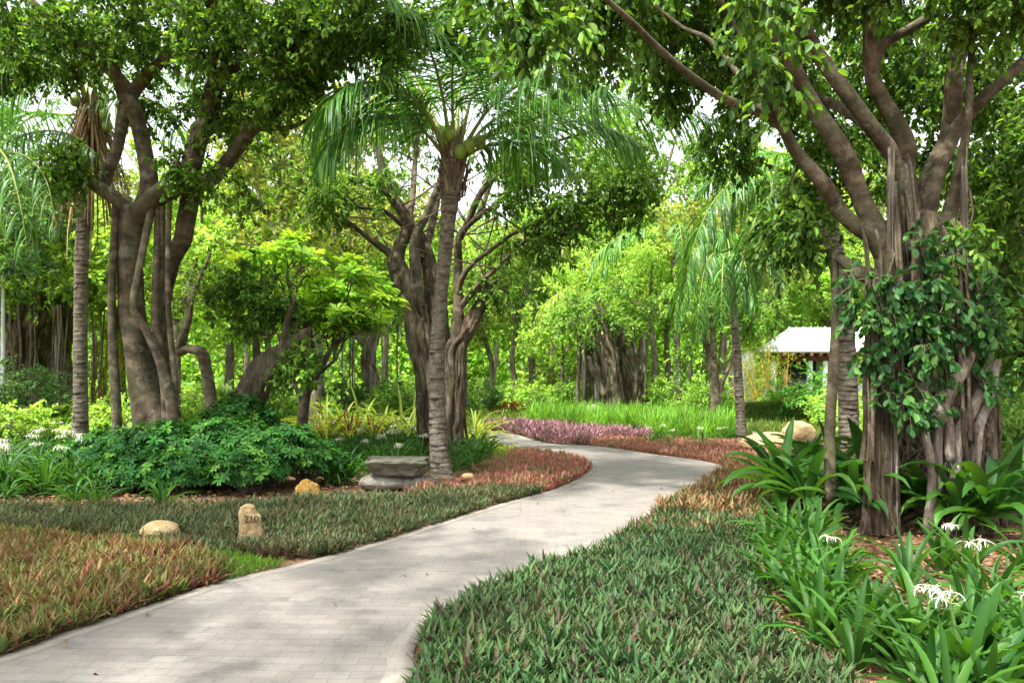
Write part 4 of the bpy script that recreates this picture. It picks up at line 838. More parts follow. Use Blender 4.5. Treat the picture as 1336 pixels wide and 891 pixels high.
hr = [(A(px, py, Y), zb) for px, py, Y, zb in [(1170, 215, 7.9, 0.0), (1176, 225, 7.85, 0), (1197, 220, 7.9, 0.2), (1226, 255, 8.0, 1.6), (1256, 190, 8.0, 0.9), (1262, 200, 8.05, 1.4), (1272, 180, 8.1, 0), (1283, 220, 8.1, 1.9), (1181, 300, 7.8, 0), (1208, 420, 7.75, 0), (1140, 300, 7.8, 0), (1133, 350, 7.8, 0), (1122, 290, 7.9, 2.0), (1290, 330, 8.1, 0), (1240, 400, 7.75, 0)]]
nd_ = np.array(nodes); hr = [(nd_[np.argmin(np.linalg.norm((nd_ - q) * [1, 0.4, 1], axis=1))], zb) for q, zb in hr if np.min(np.abs(nd_[:, 0] - q[0]) + np.abs(nd_[:, 2] - q[2])) < 0.3 and q[0] > 3.7]
hr += [(nd_[np.argmin(np.linalg.norm((nd_ - A(px, py, 8.0)) * [1, 0.4, 1], axis=1))] + np.array([0.03 * math.sin(px), -0.08, 0]), 0.0) for px, py in [(1163, 240), (1167, 250), (1173, 236), (1180, 246), (1186, 250), (1191, 262), (1198, 250), (1206, 262), (1214, 258), (1222, 262), (1235, 240), (1241, 262), (1154, 300), (1147, 310), (1160, 290)]]
hang_roots(RB, hr, 31, 0.007, 0.02, 'root_pale')
g = Geo(); limb(g, AP([(1089, 330, 8.2, 5), (1090, 400, 8.2, 5), (1088, 470, 8.2, 6), (1084, 560, 8.2, 6.5), (1083, 650, 8.2, 8)]), 10, 6, 0.1, 0.2, 5, 77); part('prop_root', g, 'bark', RB, True)
# pale twisted roots in front of trunk
g = Geo()
for k, rows in enumerate([[(1205, 500, 7.85, 7), (1210, 520, 7.75, 8), (1225, 535, 7.7, 7), (1230, 548, 7.75, 6), (1215, 540, 7.7, 5)], [(1272, 430, 7.9, 6), (1262, 470, 7.8, 8), (1240, 510, 7.75, 8), (1225, 560, 7.8, 7), (1222, 640, 7.8, 7)], [(1285, 420, 8.0, 5), (1288, 480, 7.95, 6), (1270, 530, 7.85, 8), (1250, 570, 7.8, 8), (1245, 640, 7.8, 7)], [(1300, 470, 8.1, 6), (1290, 520, 8.0, 7), (1275, 560, 7.9, 7), (1270, 640, 7.9, 7)], [(1200, 500, 7.8, 5), (1206, 560, 7.75, 5), (1216, 620, 7.75, 6), (1212, 690, 7.8, 8)], [(1255, 400, 7.9, 5), (1225, 430, 7.8, 5), (1215, 480, 7.78, 6), (1235, 540, 7.75, 6), (1240, 600, 7.75, 6)]]):
    limb(g, AP(rows), 9, 8, 0.1, 0.1, 5, 90 + k)
part('surface_roots', g, 'root_pale', RB, True)
blR = [blob(1030, -45, 8.6, 90, 30, 0.6, 14), blob(1150, -30, 8.2, 110, 30, 1.0, 16), blob(1290, 10, 8.0, 70, 40, 0.8, 14), blob(1060, 90, 10.2, 100, 80, 1.0, 32), blob(1180, 90, 10.8, 110, 90, 1.0, 34), blob(1290, 110, 10.4, 80, 90, 1.0, 30),
       blob(900, -5, 8.9, 100, 35, 0.8, 26), blob(770, 25, 8.4, 90, 40, 1.0, 26), blob(1045, 295, 8.6, 42, 38, 0.5, 10), blob(1008, 80, 6.0, 12, 55, 0.15, 3), blob(1100, 230, 10.8, 100, 60, 0.8, 18), blob(1325, 220, 9.2, 45, 110, 1.0, 24), blob(1320, 400, 9.3, 30, 110, 0.9, 24), blob(960, 120, 9.8, 70, 50, 0.8, 14),
       blob(690, 25, 5.4, 55, 22, 0.5, 6), blob(1120, -110, 7.5, 260, 60, 2.5, 50), blob(1300, 300, 10.5, 50, 90, 0.9, 18), blob(1010, -15, 5.2, 26, 20, 0.2, 2), blob(1255, 340, 8.0, 25, 20, 0.2, 3), blob(1130, 120, 11.6, 90, 90, 0.8, 22), blob(1245, 170, 11.6, 70, 90, 0.8, 20), blob(960, 50, 10.6, 80, 50, 0.8, 16), blob(840, 90, 9.8, 60, 40, 0.8, 12), blob(960, 190, 11.5, 55, 35, 0.7, 9), blob(1180, 240, 12, 60, 50, 0.6, 9)]
gb, gl = crown(nodes, blR, FIG, 500, tw=11, lf=14, leafL=0.098, aspect=0.52, gr=0.42, droop=0.7, br=0.014)
part('crown', gl, 'ficus_leaf', RB); part('twigs', gb, 'bark', RB, True)
# thin hanging stems with leaves (front)
# creeper on trunk
base2 = GX(1225, 7.6); CR = thing('climbing_fig', 'round leaved climber hanging over the middle of the great fig trunk', 'climbing plant', base2)
cn = [A(px, py, 7.65) for px in (1150, 1180, 1215, 1250, 1280) for py in (300, 360, 420, 480)]
gb, gl = crown(cn, [blob(1160, 400, 7.6, 52, 42, 0.1, 17), blob(1225, 410, 7.55, 55, 60, 0.1, 19), blob(1140, 460, 7.65, 22, 50, 0.1, 6), blob(1288, 440, 7.8, 22, 110, 0.12, 16), blob(1105, 380, 7.65, 22, 30, 0.1, 5), blob(1205, 515, 7.6, 60, 45, 0.08, 8), blob(1225, 320, 7.7, 60, 35, 0.1, 6)],
               [(0.03, 0.10, 0.028, 3), (0.045, 0.135, 0.032, 2), (0.085, 0.2, 0.04, 1)], 62, tw=5, lf=5, leafL=0.105, aspect=0.6, gr=0.22, droop=0.9, br=0.012, up=0.3)
part('foliage', gl, 'ficus_leaf', CR); part('stems', gb, 'twig', CR, True)

# ---- left fig
YL = 12.6
base = GX(205, YL); LB = thing('banyan_tree', 'left fig with several smooth stems and hanging prop roots rising from the dark shrubs', 'fig tree', base)
g = Geo(); main = AP([(207, 640, YL, 34), (204, 590, YL, 29), (199, 550, YL, 25), (188, 505, YL, 20), (180, 460, YL, 18), (173, 400, YL, 16), (169, 350, YL, 15), (169, 305, YL, 14.5), (176, 272, YL, 15.5)])
limb(g, main, 26, 8, 0.05, 0.06, 5, 101)
limb(g, AP([(215, 620, 12.3, 14), (226, 545, 12.2, 9), (212, 480, 12.2, 6.5), (190, 430, 12.15, 5.5), (175, 400, 12.15, 5), (182, 350, 12.2, 4.5), (193, 295, 12.35, 5), (200, 265, 12.6, 5)]), 10, 8, 0.06, 0.1, 5, 102)
part('trunk', g, 'bark', LB, True)
nodesL = []
limbs_L = [
 [(178, 290, YL, 14), (160, 268, YL, 10), (133, 247, 12.4, 9), (112, 232, 12.2, 5), (95, 215, 12, 3)],
 [(180, 285, YL, 16), (205, 260, YL, 15), (236, 232, YL, 14), (257, 200, YL, 12), (268, 160, YL, 11), (276, 120, YL, 11), (298, 59, 12.4, 10), (314, 31, 12.2, 9), (340, -20, 12, 6)],
 [(186, 280, YL, 15), (192, 250, YL, 12), (192, 220, YL, 11), (181, 157, YL, 10.5), (168, 128, YL, 11), (160, 110, YL, 9), (137, 82, 12.4, 8.5), (105, 60, 12.2, 8), (78, 36, 12, 6), (40, 0, 11.8, 4)],
 [(166, 135, YL, 8), (150, 90, YL, 7), (143, 60, YL, 6.5), (122, 15, 12.6, 5.5), (110, -30, 12.6, 4)],
 [(168, 140, YL, 9), (178, 112, YL, 8), (200, 90, 12.4, 7), (232, 71, 12.2, 5.5), (262, 72, 12, 4), (300, 90, 11.8, 3)],
 [(166, 140, YL, 9), (155, 180, YL, 7), (142, 218, YL, 7.5), (137, 245, YL, 8.5)],
 [(216, 600, 13.2, 16), (213, 520, 13.2, 11), (213, 430, 13.1, 11), (220, 345, 13, 11), (238, 312, 12.9, 11), (246, 280, 12.8, 11.5), (253, 243, 12.8, 12), (276, 232, 12.7, 10), (314, 190, 12.5, 9.5), (334, 165, 12.4, 9), (369, 133, 12.2, 8), (432, 82, 11.9, 7), (480, 45, 11.6, 5), (520, 10, 11.4, 3)],
 [(253, 243, 12.8, 9), (254, 222, 12.8, 8), (258, 200, 12.7, 8)],
 [(375, 130, 12.2, 5), (410, 115, 11.8, 4), (450, 65, 11.4, 3.4), (490, 50, 11, 2)],
 [(340, 168, 12.4, 4), (385, 165, 12.1, 2.6), (430, 140, 11.9, 2), (470, 135, 11.7, 1.3)],
 [(298, 59, 12.4, 6), (250, 20, 12, 5), (200, 0, 11.5, 4)],
 [(298, 59, 12.4, 8), (250, -60, 10.5, 8), (150, -260, 8.5, 7), (20, -560, 6.2, 5)],  # long limb added out of view to carry the shading clumps
 [(276, 120, YL, 6), (310, 85, 11.9, 5), (350, 55, 11.2, 4), (400, 20, 10.5, 3)],
]
for i, rws in enumerate(limbs_L):
    g = Geo(); P = limb(g, AP(rws), 14, 6, 0.06, 0.0, 5, 120 + i, wob=0.22); part('limb', g, 'bark', LB, True); nodesL += list(P[len(P) // 3:])
g = Geo()
for k, rows in enumerate([[(152, 262, 12.55, 5), (147, 350, 12.4, 5), (146, 430, 12.4, 5.5), (150, 500, 12.4, 6), (154, 600, 12.4, 7)], [(207, 258, 12.6, 4.5), (204, 340, 12.35, 4.5), (203, 420, 12.3, 5), (213, 480, 12.3, 5), (220, 600, 12.3, 7)],
                          [(213, 255, 12.6, 4), (208, 340, 12.45, 6), (205, 420, 12.45, 6), (214, 500, 12.4, 6), (222, 600, 12.4, 7)], [(222, 248, 12.6, 3), (219, 340, 12.25, 3.5), (221, 420, 12.25, 4), (228, 500, 12.25, 4), (230, 600, 12.2, 5)]]):
    g = Geo(); limb(g, AP(rows), 10, 8, 0.06, 0.1, 5, 140 + k); part('prop_root', g, 'bark', LB, True)
blL = [blob(60, 40, 11.8, 110, 45, 1.5, 42), blob(190, 25, 11.8, 120, 40, 1.5, 40), blob(330, 45, 11.4, 110, 55, 1.5, 46), blob(440, 40, 11, 90, 45, 1.2, 36), blob(290, 150, 12.9, 60, 50, 0.8, 12), blob(85, 228, 12.2, 42, 18, 0.5, 11), blob(340, 120, 11.8, 50, 35, 0.7, 12),
       blob(240, 235, 12.2, 35, 20, 0.4, 6), blob(310, 250, 12.2, 18, 14, 0.25, 2), blob(230, 150, 13.4, 50, 40, 0.8, 8), blob(30, 90, 12.2, 60, 25, 0.8, 12), blob(210, -110, 11.5, 300, 60, 2.5, 40), blob(390, 90, 11.0, 60, 35, 0.8, 16), blob(520, 30, 10.5, 70, 40, 1.2, 18), blob(620, 35, 11.5, 80, 35, 1.0, 12), ((-3.2, 9.0, 7.6), (2.2, 1.8, 0.9), 40), ((-0.6, 9.6, 7.8), (1.8, 1.8, 0.9), 30), ((-6.0, 6.0, 7.4), (2.4, 2.6, 0.9), 60), ((-4.0, 3.6, 6.9), (2.0, 2.0, 0.8), 40), ((-7.6, 8.8, 7.2), (1.8, 2.0, 1.0), 28), ((-8.2, 3.6, 7.0), (1.6, 1.8, 0.8), 18), ((1.4, 8.2, 7.6), (1.6, 1.6, 0.8), 18)]  # clumps in plain metres: unseen canopy added to shade path and beds
gb, gl = crown(nodesL, blL, FIG, 510, tw=10, lf=12, leafL=0.105, aspect=0.55, gr=0.45, droop=0.45, br=0.014)
part('crown', gl, 'ficus_leaf', LB); part('twigs', gb, 'bark', LB, True)

# ---- middle fig
YM = 16.8
base = GX(575, YM); MB = thing('banyan_tree', 'middle fig with a dark fluted double trunk behind the ringed coconut trunk', 'fig tree', base)
g = Geo()
c1 = AP([(564, 596, YM, 20), (562, 560, YM, 16), (558, 500, YM, 14), (548, 440, YM, 15), (541, 400, YM, 14), (528, 370, YM, 13), (515, 340, YM, 11)])
c2 = AP([(590, 596, YM, 20), (590, 560, YM, 17), (591, 500, YM, 15), (596, 455, YM, 12), (606, 435, YM, 10), (622, 405, YM, 8), (632, 385, YM, 7)])
c3_ = AP([(575, 600, 17.2, 22), (575, 540, 17.2, 18), (573, 470, 17.2, 17), (568, 400, 17.2, 13), (560, 340, 17.2, 9), (545, 300, 17.2, 7)])
for k, c in enumerate((c1, c2, c3_)): limb(g, c, 22, 7, 0.08, 0.3, 8, 150 + k); wrap_roots(g, c, 18, 153 + k, 0.03, 0.075, drift=0.9)
part('trunk', g, 'root', MB, True)
nodesM = []
limbs_M = [
 [(520, 350, YM, 11), (524, 320, YM, 9), (530, 290, YM, 8), (515, 260, YM, 7), (502, 232, YM, 6), (490, 190, YM, 4)],
 [(545, 400, YM, 9), (545, 350, YM, 8), (540, 310, YM, 7), (556, 280, YM, 5), (575, 240, YM, 4), (600, 180, YM, 3)],
 [(512, 335, YM, 8), (500, 325, YM, 5), (475, 305, 16.5, 3.2), (451, 288, 16.2, 2.4), (420, 268, 16, 1.6), (395, 245, 15.8, 1)],
 [(528, 295, YM, 4), (500, 275, 16.4, 2.6), (460, 268, 16, 2), (425, 235, 15.8, 1.4)],
 [(520, 265, YM, 3.5), (500, 250, 16.5, 2.6), (465, 230, 16.3, 2), (430, 200, 16, 1.3)],
 [(596, 450, YM, 9), (600, 400, YM, 6.5), (596, 350, YM, 6), (598, 312, 16.6, 5), (622, 285, 16.4, 4.2), (645, 268, 16.2, 3.6), (680, 225, 16, 3)],
 [(605, 430, YM, 6), (598, 380, YM, 4.5), (610, 350, 16.5, 3.5), (643, 325, 16.2, 3), (680, 300, 16, 2.4), (740, 285, 15.6, 1.8), (790, 280, 15.3, 1.2)],
 [(600, 400, YM, 4.5), (625, 370, 16.5, 3.2), (650, 350, 16.2, 2.8), (675, 322, 15.9, 2.4), (706, 305, 15.6, 2), (760, 300, 15.3, 1.2)],
 [(598, 312, 16.6, 4.5), (630, 250, 16.2, 4), (665, 220, 15.9, 3.2), (710, 190, 15.6, 2.4), (780, 170, 15.2, 1.6)],
 [(632, 388, YM, 6), (636, 375, YM, 4), (648, 365, YM, 2)],
 [(556, 340, 17.2, 7), (560, 300, 17.4, 5), (572, 250, 17.6, 4), (585, 180, 17.8, 3)],
 [(622, 285, 16.4, 4), (640, 240, 16.8, 3), (670, 180, 17.2, 2)],
 [(530, 290, YM, 5), (540, 240, 17, 4), (545, 180, 17.2, 3), (550, 120, 17.3, 2)],
]
for i, rws in enumerate(limbs_M):
    g = Geo(); P = limb(g, AP(rws), 12, 6, 0.07, 0, 5, 160 + i, wob=0.4); part('limb', g, 'bark', MB, True); nodesM += list(P[len(P) // 3:])
# bare fine branches
r_ = rng(8); st = np.array(nodesM)[r_.choice(len(nodesM), 60)]; g = Geo(); t = np.linspace(0, 1, 7)[None, :, None]
E = st + np.stack([r_.normal(0, 0.9, 60), r_.normal(-0.3, 0.6, 60), r_.uniform(0.1, 1.3, 60)], 1); mid = (st + E) / 2 + r_.normal(0, 0.15, (60, 3))
tubes(g, (1 - t) ** 2 * st[:, None] + 2 * t * (1 - t) * mid[:, None] + t ** 2 * E[:, None], np.linspace(0.022, 0.006, 7)[None].repeat(60, 0), 5); part('bare_twigs', g, 'bark', MB, True)
blM = [blob(780, 265, 15.3, 85, 45, 1.0, 34), blob(700, 230, 15.8, 80, 50, 1.0, 28), blob(640, 375, YM, 22, 16, 0.4, 5), blob(450, 255, 16, 70, 45, 1.0, 22), blob(840, 210, 14.8, 50, 50, 1.0, 18), blob(700, 320, 15.8, 60, 22, 0.7, 10), blob(550, 190, 18, 110, 60, 1.2, 12), blob(730, 130, 15.5, 100, 50, 1.2, 18), blob(600, 60, 16.5, 160, 60, 1.8, 22), blob(400, 200, 17, 60, 40, 1, 10)]
gb, gl = crown(nodesM, blM, FIGL, 520, tw=9, lf=12, leafL=0.125, aspect=0.45, gr=0.5, droop=0.55, br=0.012)
part('crown', gl, 'soft_leaf', MB); part('twigs', gb, 'bark', MB, True)

# ---- leaning trunk, bent tree, frangipani
base = GX(310, 13.6); o = thing('gnarled_tree', 'small tree with a thick leaning trunk and dark leaves among the umbrella shrubs', 'tree', base)
g = Geo(); limb(g, AP([(295, 590, 13.8, 24), (312, 540, 13.8, 20), (332, 505, 13.8, 18), (352, 478, 13.7, 16), (368, 460, 13.6, 12), (383, 445, 13.5, 8), (405, 432, 13.4, 6)]), 20, 7, 0.13, 0.2, 6, 170)
limb(g, AP([(338, 480, 13.8, 8), (334, 455, 13.8, 4.5), (333, 430, 13.8, 3.5), (330, 390, 13.8, 2.5)]), 10, 5, 0.08, 0, 5, 171)
limb(g, AP([(372, 450, 13.6, 8), (375, 420, 13.5, 4), (385, 385, 13.4, 2.5)]), 10, 5, 0.08, 0, 5, 172); part('trunk', g, 'root', o, True)
gb, gl = crown([A(333, 430, 13.8), A(330, 390, 13.8), A(385, 385, 13.4), A(405, 432, 13.4), A(375, 420, 13.5)], [blob(340, 385, 13.8, 52, 45, 0.7, 26), blob(300, 395, 14, 30, 30, 0.6, 8), blob(390, 480, 13, 26, 26, 0.4, 9)], FIG, 530, tw=9, lf=12, leafL=0.11, aspect=0.55, gr=0.35, droop=0.4, br=0.01)
part('crown', gl, 'ficus_leaf', o); part('twigs', gb, 'bark', o, True)
base = GX(275, 17); o = thing('bent_tree', 'slender crooked tree with a sharp elbow and bare fine branches behind the left fig', 'tree', base)
g = Geo(); P1 = limb(g, AP([(279, 580, 17, 9), (276, 520, 17, 8), (268, 480, 17, 8), (262, 460, 17, 8), (245, 455, 17, 6), (232, 458, 17, 6), (238, 440, 17, 5.5), (246, 415, 17, 4.5), (250, 390, 17, 4), (262, 360, 17, 3), (275, 330, 17, 2)]), 12, 6, 0.1, 0, 5, 173); part('trunk', g, 'bark', o, True)
gb, gl = crown(list(P1[30:]), [blob(265, 370, 17, 45, 40, 0.8, 14), blob(230, 430, 17, 20, 14, 0.4, 3)], FIGL, 531, tw=8, lf=3, leafL=0.10, gr=0.5, droop=0.1, br=0.016)
part('crown', gl, 'soft_leaf', o); part('twigs', gb, 'bark', o, True)
base = GX(397, 15.5); FR = thing('frangipani_tree', 'frangipani with bright lime leaf rosettes on a fan of forking branches', 'tree', base)
r_ = rng(9); g = Geo(); limb(g, AP([(393, 570, 15.5, 9), (396, 535, 15.5, 7), (402, 505, 15.5, 6), (414, 480, 15.5, 5)]), 12, 6, 0.06, 0, 5, 175)
front = [(A(396, 530, 15.5), np.array([0.1, 0, 1.0]), 0.07), (A(414, 480, 15.5), np.array([0.3, 0, 1.0]), 0.07)]; tips = []
def fork(p, d, r, lv):
    L = 0.62 * r_.uniform(0.7, 1.2) * 0.86 ** lv; e = p + nrm(d) * L
    limb(g, np.c_[np.stack([p, (p + e) / 2 + r_.normal(0, 0.03, 3), e]), [r, r * 0.85, r * 0.8]], 6, 2, 0.05)
    if lv >= 5: tips.append((e, nrm(d))); return
    for k in range(2 if r_.uniform() < 0.8 else 3): fork(e, nrm(d) + r_.normal(0, 0.55, 3) * np.array([1, 1, 0.35]) + np.array([0, 0, 0.12]), r * 0.72, lv + 1)
for p, d, r in front: fork(p, d + [-0.5, 0, 0], r * 0.8, 0); fork(p, d + [0.35, 0.2, 0], r * 0.8, 0)
part('trunk', g, 'bark', FR, True); C = np.array([t[0] for t in tips]); D = np.array([t[1] for t in tips]); g = Geo()
rosettes(g, C, D + np.array([0, 0, 0.8]), 10, 0.26, 0.26, [(0.32, 0.54, 0.06, 3), (0.38, 0.6, 0.08, 2), (0.22, 0.44, 0.05, 2)], 535, 0.45, 0.2); rosettes(g, C - D * 0.08, D + np.array([0, 0, 0.8]), 7, 0.24, 0.26, [(0.18, 0.38, 0.04, 3), (0.12, 0.28, 0.04, 2)], 536, 0.05, 0.35)
part('crown', g, 'soft_leaf', FR)

# ------------------------------------------------------------------ background trees
BRIGHT = [(0.31, 0.52, 0.09, 3), (0.38, 0.58, 0.12, 3), (0.25, 0.46, 0.09, 2), (0.44, 0.6, 0.2, 1)]
MIDG = [(0.19, 0.36, 0.075, 3), (0.26, 0.44, 0.08, 2), (0.13, 0.27, 0.07, 2)]
DARKG = [(0.08, 0.19, 0.06, 3), (0.11, 0.24, 0.07, 2), (0.07, 0.15, 0.055, 2)]
OLIVE = [(0.24, 0.32, 0.08, 3), (0.32, 0.38, 0.11, 2), (0.18, 0.24, 0.06, 2)]
def tree_proto(pal, seed, h=8, cr=2.8, ch=3.0, n=100, leafL=0.16, mat='soft_leaf', trunk_r=0.17, asp=0.5, base_z=None, tw=9, lf=11):
    r_ = rng(seed); r = thing('shade_tree', 'x', 'tree', (0, 0, 0))
    g = Geo(); bz = h - ch * 1.6 if base_z is None else base_z; nodes = []
    trunk_r *= 0.8; P = limb(g, [[0, 0, -0.1, trunk_r * 1.5], [0.02, 0, 0.5, trunk_r], [r_.normal(0, .15), r_.normal(0, .1), bz * 0.6, trunk_r * 0.85], [r_.normal(0, .25), r_.normal(0, .2), bz, trunk_r * 0.7]], 10, 5, 0.08, 0.1, 5, seed)
    top = P[-1]; nodes.append(top)
    for k in range(5):
        a = k * 1.3 + r_.uniform(0, 0.6); e = top + np.array([math.cos(a) * cr * 0.55, math.sin(a) * cr * 0.55, ch * r_.uniform(0.6, 1.3)])
        Q = limb(g, [[*top, trunk_r * 0.5], [*((top + e) / 2 + r_.normal(0, 0.2, 3)), trunk_r * 0.35], [*e, trunk_r * 0.15]], 7, 4, 0.08, 0, 5, seed + k); nodes += list(Q)
    part('trunk', g, 'root_pale', r, True)
    bl = [((0, 0, bz + ch * 0.75), (cr, cr, ch), int(n * 0.55))]
    for k in range(4): a = k * 1.57 + r_.uniform(0, 1); bl.append(((math.cos(a) * cr * 0.7, math.sin(a) * cr * 0.7, bz + ch * r_.uniform(0.1, 1.4)), (cr * 0.5, cr * 0.5, ch * 0.35), int(n * 0.11)))
    gb, gl = crown(nodes, bl, pal, seed + 9, tw=tw, lf=lf, leafL=leafL, aspect=asp, gr=0.6, droop=0.3, br=0.016, gtint=0.2)
    part('crown', gl, mat, r); part('twigs', gb, 'bark', r, True)
    return r
TP = [tree_proto(BRIGHT, 600, 8), tree_proto(MIDG, 610, 9, 3.0, 3.2), tree_proto(DARKG, 620, 9, 2.8, 3.4), tree_proto(OLIVE, 630, 8, 2.6, 2.8), tree_proto(BRIGHT, 640, 7, 2.6, 2.0, 110, 0.13, asp=0.32, tw=12, lf=12), tree_proto(MIDG, 650, 8, 2.5, 3.6, 150, 0.14, base_z=1.5)]
trees = [ # px, Y, proto, scale, label
 (30, 22, 0, 0.95, 'leafy tree behind the far left lilies'), (160, 24, 3, 1.0, 'tree showing between the left palm and the left fig'), (230, 21, 0, 1.0, 'yellow green tree lit behind the left fig stems'), (300, 25, 0, 1.15, 'bright tree between the left fig and the frangipani'),
 (355, 22, 0, 0.85, 'mid green bushy tree behind the leaning trunk'), (420, 27, 0, 1.1, 'bright tree behind the frangipani'), (480, 29, 3, 1.1, 'olive tree behind the yellow strappy clumps'), (545, 34, 0, 1.2, 'bright tree behind the middle fig trunk'),
 (640, 38, 3, 1.15, 'slim trunked tree with olive crown at the end of the path'), (676, 37, 1, 1.1, 'grey trunked tree with green crown right of the path end'), (605, 44, 0, 1.2, 'far bright tree beyond the path end'), (720, 44, 1, 1.25, 'far green tree above the path end'),
 (735, 34, 0, 0.72, 'low bright tree left of the far fig'), (790, 33, 4, 1.0, 'feathery lime green tree over the far fig roots'), (850, 31, 4, 1.05, 'feathery lime tree right of the far fig'), (872, 34, 0, 1.15, 'tree with a straight pale grey trunk right of the far fig'),
 (820, 42, 1, 1.4, 'tall green tree far behind the feathery trees'), (915, 36, 1, 1.25, 'green tree behind the slender ringed palm'), (960, 30, 3, 1.1, 'olive tree behind the slender palm fronds'), (1010, 42, 0, 1.3, 'bright tree rising behind the white pavilion roof'), (1090, 41, 0, 1.35, 'yellow green tree right of the pavilion roof'),
 (1180, 38, 1, 1.3, 'green tree glimpsed through the great fig branches'), (1290, 17, 5, 0.8, 'bushy tree right behind the great fig'), (1340, 14.5, 5, 0.62, 'leafy tree at the right picture edge'), (1400, 20, 2, 1.0, 'dark tree outside the right edge'), (1250, 28, 0, 1.1, 'bright tree behind the great fig trunk'),
 (-60, 19, 2, 1.0, 'dark tree at the left picture edge'), (80, 30, 0, 1.2, 'bright tree far behind the left palm'), (0, 34, 3, 1.2, 'olive tree far left'), (380, 38, 1, 1.4, 'tall green tree far behind the frangipani'), (500, 44, 1, 1.5, 'tall green tree far behind the middle fig'),
 (1075, 44, 3, 1.9, 'very tall pale tree rising behind the right end of the pavilion'), (410, 21, 3, 1.2, 'tall tree showing between the left fig and the coconut fronds'), (830, 38, 1, 1.75, 'very tall tree behind the feathery lime trees'), (940, 40, 0, 1.7, 'very tall bright tree behind the slender ringed palm'),
 (-150, 30, 1, 1.2, 'tree beyond the left edge'), (1480, 32, 1, 1.3, 'tree beyond the right edge'), (230, 40, 0, 1.45, 'tall bright tree far behind the left fig'), (120, 44, 1, 1.5, 'tall green tree far behind the left palm'), (640, 56, 1, 1.6, 'tallest green tree straight down the path'), (900, 52, 0, 1.6, 'tall bright tree far behind the slender palm'), (1040, 56, 1, 1.7, 'tall green tree behind the pavilion'), (760, 60, 0, 1.7, 'tall bright tree in the far distance above the purple bed'), (1150, 56, 1, 1.7, 'tall tree far behind the great fig'), (1330, 50, 0, 1.6, 'tall bright tree far right'), (560, 58, 3, 1.6, 'tall olive tree in the far distance behind the middle fig'), (320, 56, 1, 1.7, 'tallest tree far left of the frangipani'), (0, 56, 1, 1.7, 'tall tree in the far left distance'),
]
rt = rng(77)
for px, Y, k, sc, lb in trees:
    dup(TP[k], GX(px, Y) + [0, 0, -0.02], rt.uniform(0, 6.28), (sc * rt.uniform(0.95, 1.1), sc * rt.uniform(0.95, 1.1), sc), lb)
# far woodland as one mass of crowns
sh = tree_proto(FIG, 670, 9.5, 3.2, 2.2, 130, 0.12, base_z=5.6, mat='ficus_leaf')
dup(sh, (-5.2, -0.6, 0), 0.5, 1.0, 'added fig tree left of the camera, out of view, shading the near path'); dup(sh, (-8.5, 3.2, 0), 2.1, 1.0, 'second added fig tree left of the camera, out of view, for shade'); TP.append(sh)  # both figs are added out of view to shade the near path
for k, p in enumerate(TP):
    def rm(o):
        for c in list(o.children): rm(c)
        bpy.data.objects.remove(o)
gw = Geo(); r_ = rng(801)
n = 210000; a = r_.uniform(-0.85, 0.85, n); Yw = r_.uniform(66, 76, n); hz = 14 + 3.5 * np.sin(a * 21) + 2 * np.sin(a * 47 + 1); B = np.stack([np.tan(a) * Yw, Yw, r_.uniform(0, 1, n) ** 0.8 * hz], 1)
leaves(gw, B, r_.normal(size=(n, 3)), r_.normal(size=(n, 3)) + np.array([0, 0, 1.0]), r_.uniform(0.3, 0.6, n), 0.28, pick(r_, BRIGHT, n) * (1 + 0.25 * np.sin(B[:, :1] * 0.7 + B[:, 2:] * 0.8)), 0.2)
solo('woodland', gw, 'soft_leaf', 'continuous far woodland closing the view behind the garden', 'woodland', kind='stuff')
for p in TP: rm(p)

# branching tree by the grass
base = GX(932, 25.5); o = thing('shade_tree', 'dark branching trunk forking low behind the tall grass left of the slender palm', 'tree', base)
g = Geo(); P = []
for k, rows in enumerate([[(933, 562, 25.5, 9), (933, 530, 25.5, 7), (932, 500, 25.5, 6.5), (928, 465, 25.5, 5), (915, 435, 25.5, 3), (905, 400, 25.5, 2)], [(933, 510, 25.5, 5), (931, 465, 25.3, 4.2), (929, 430, 25.3, 3), (925, 390, 25, 2)], [(935, 530, 25.5, 4), (942, 500, 25.5, 3.2), (953, 475, 25.5, 2.6), (965, 450, 25.5, 2), (985, 410, 25.5, 1.5)]]):
    P += list(limb(g, AP(rows), 10, 5, 0.08, 0, 5, 180 + k))
part('trunk', g, 'bark', o, True); gb, gl = crown(P[::3], [blob(925, 400, 25.5, 70, 55, 1.5, 60), blob(990, 400, 25.5, 40, 40, 1.2, 20), blob(900, 470, 26, 30, 30, 0.8, 8)], MIDG, 540, tw=9, lf=10, leafL=0.13, gr=0.55)
part('crown', gl, 'soft_leaf', o); part('twigs', gb, 'bark', o, True)
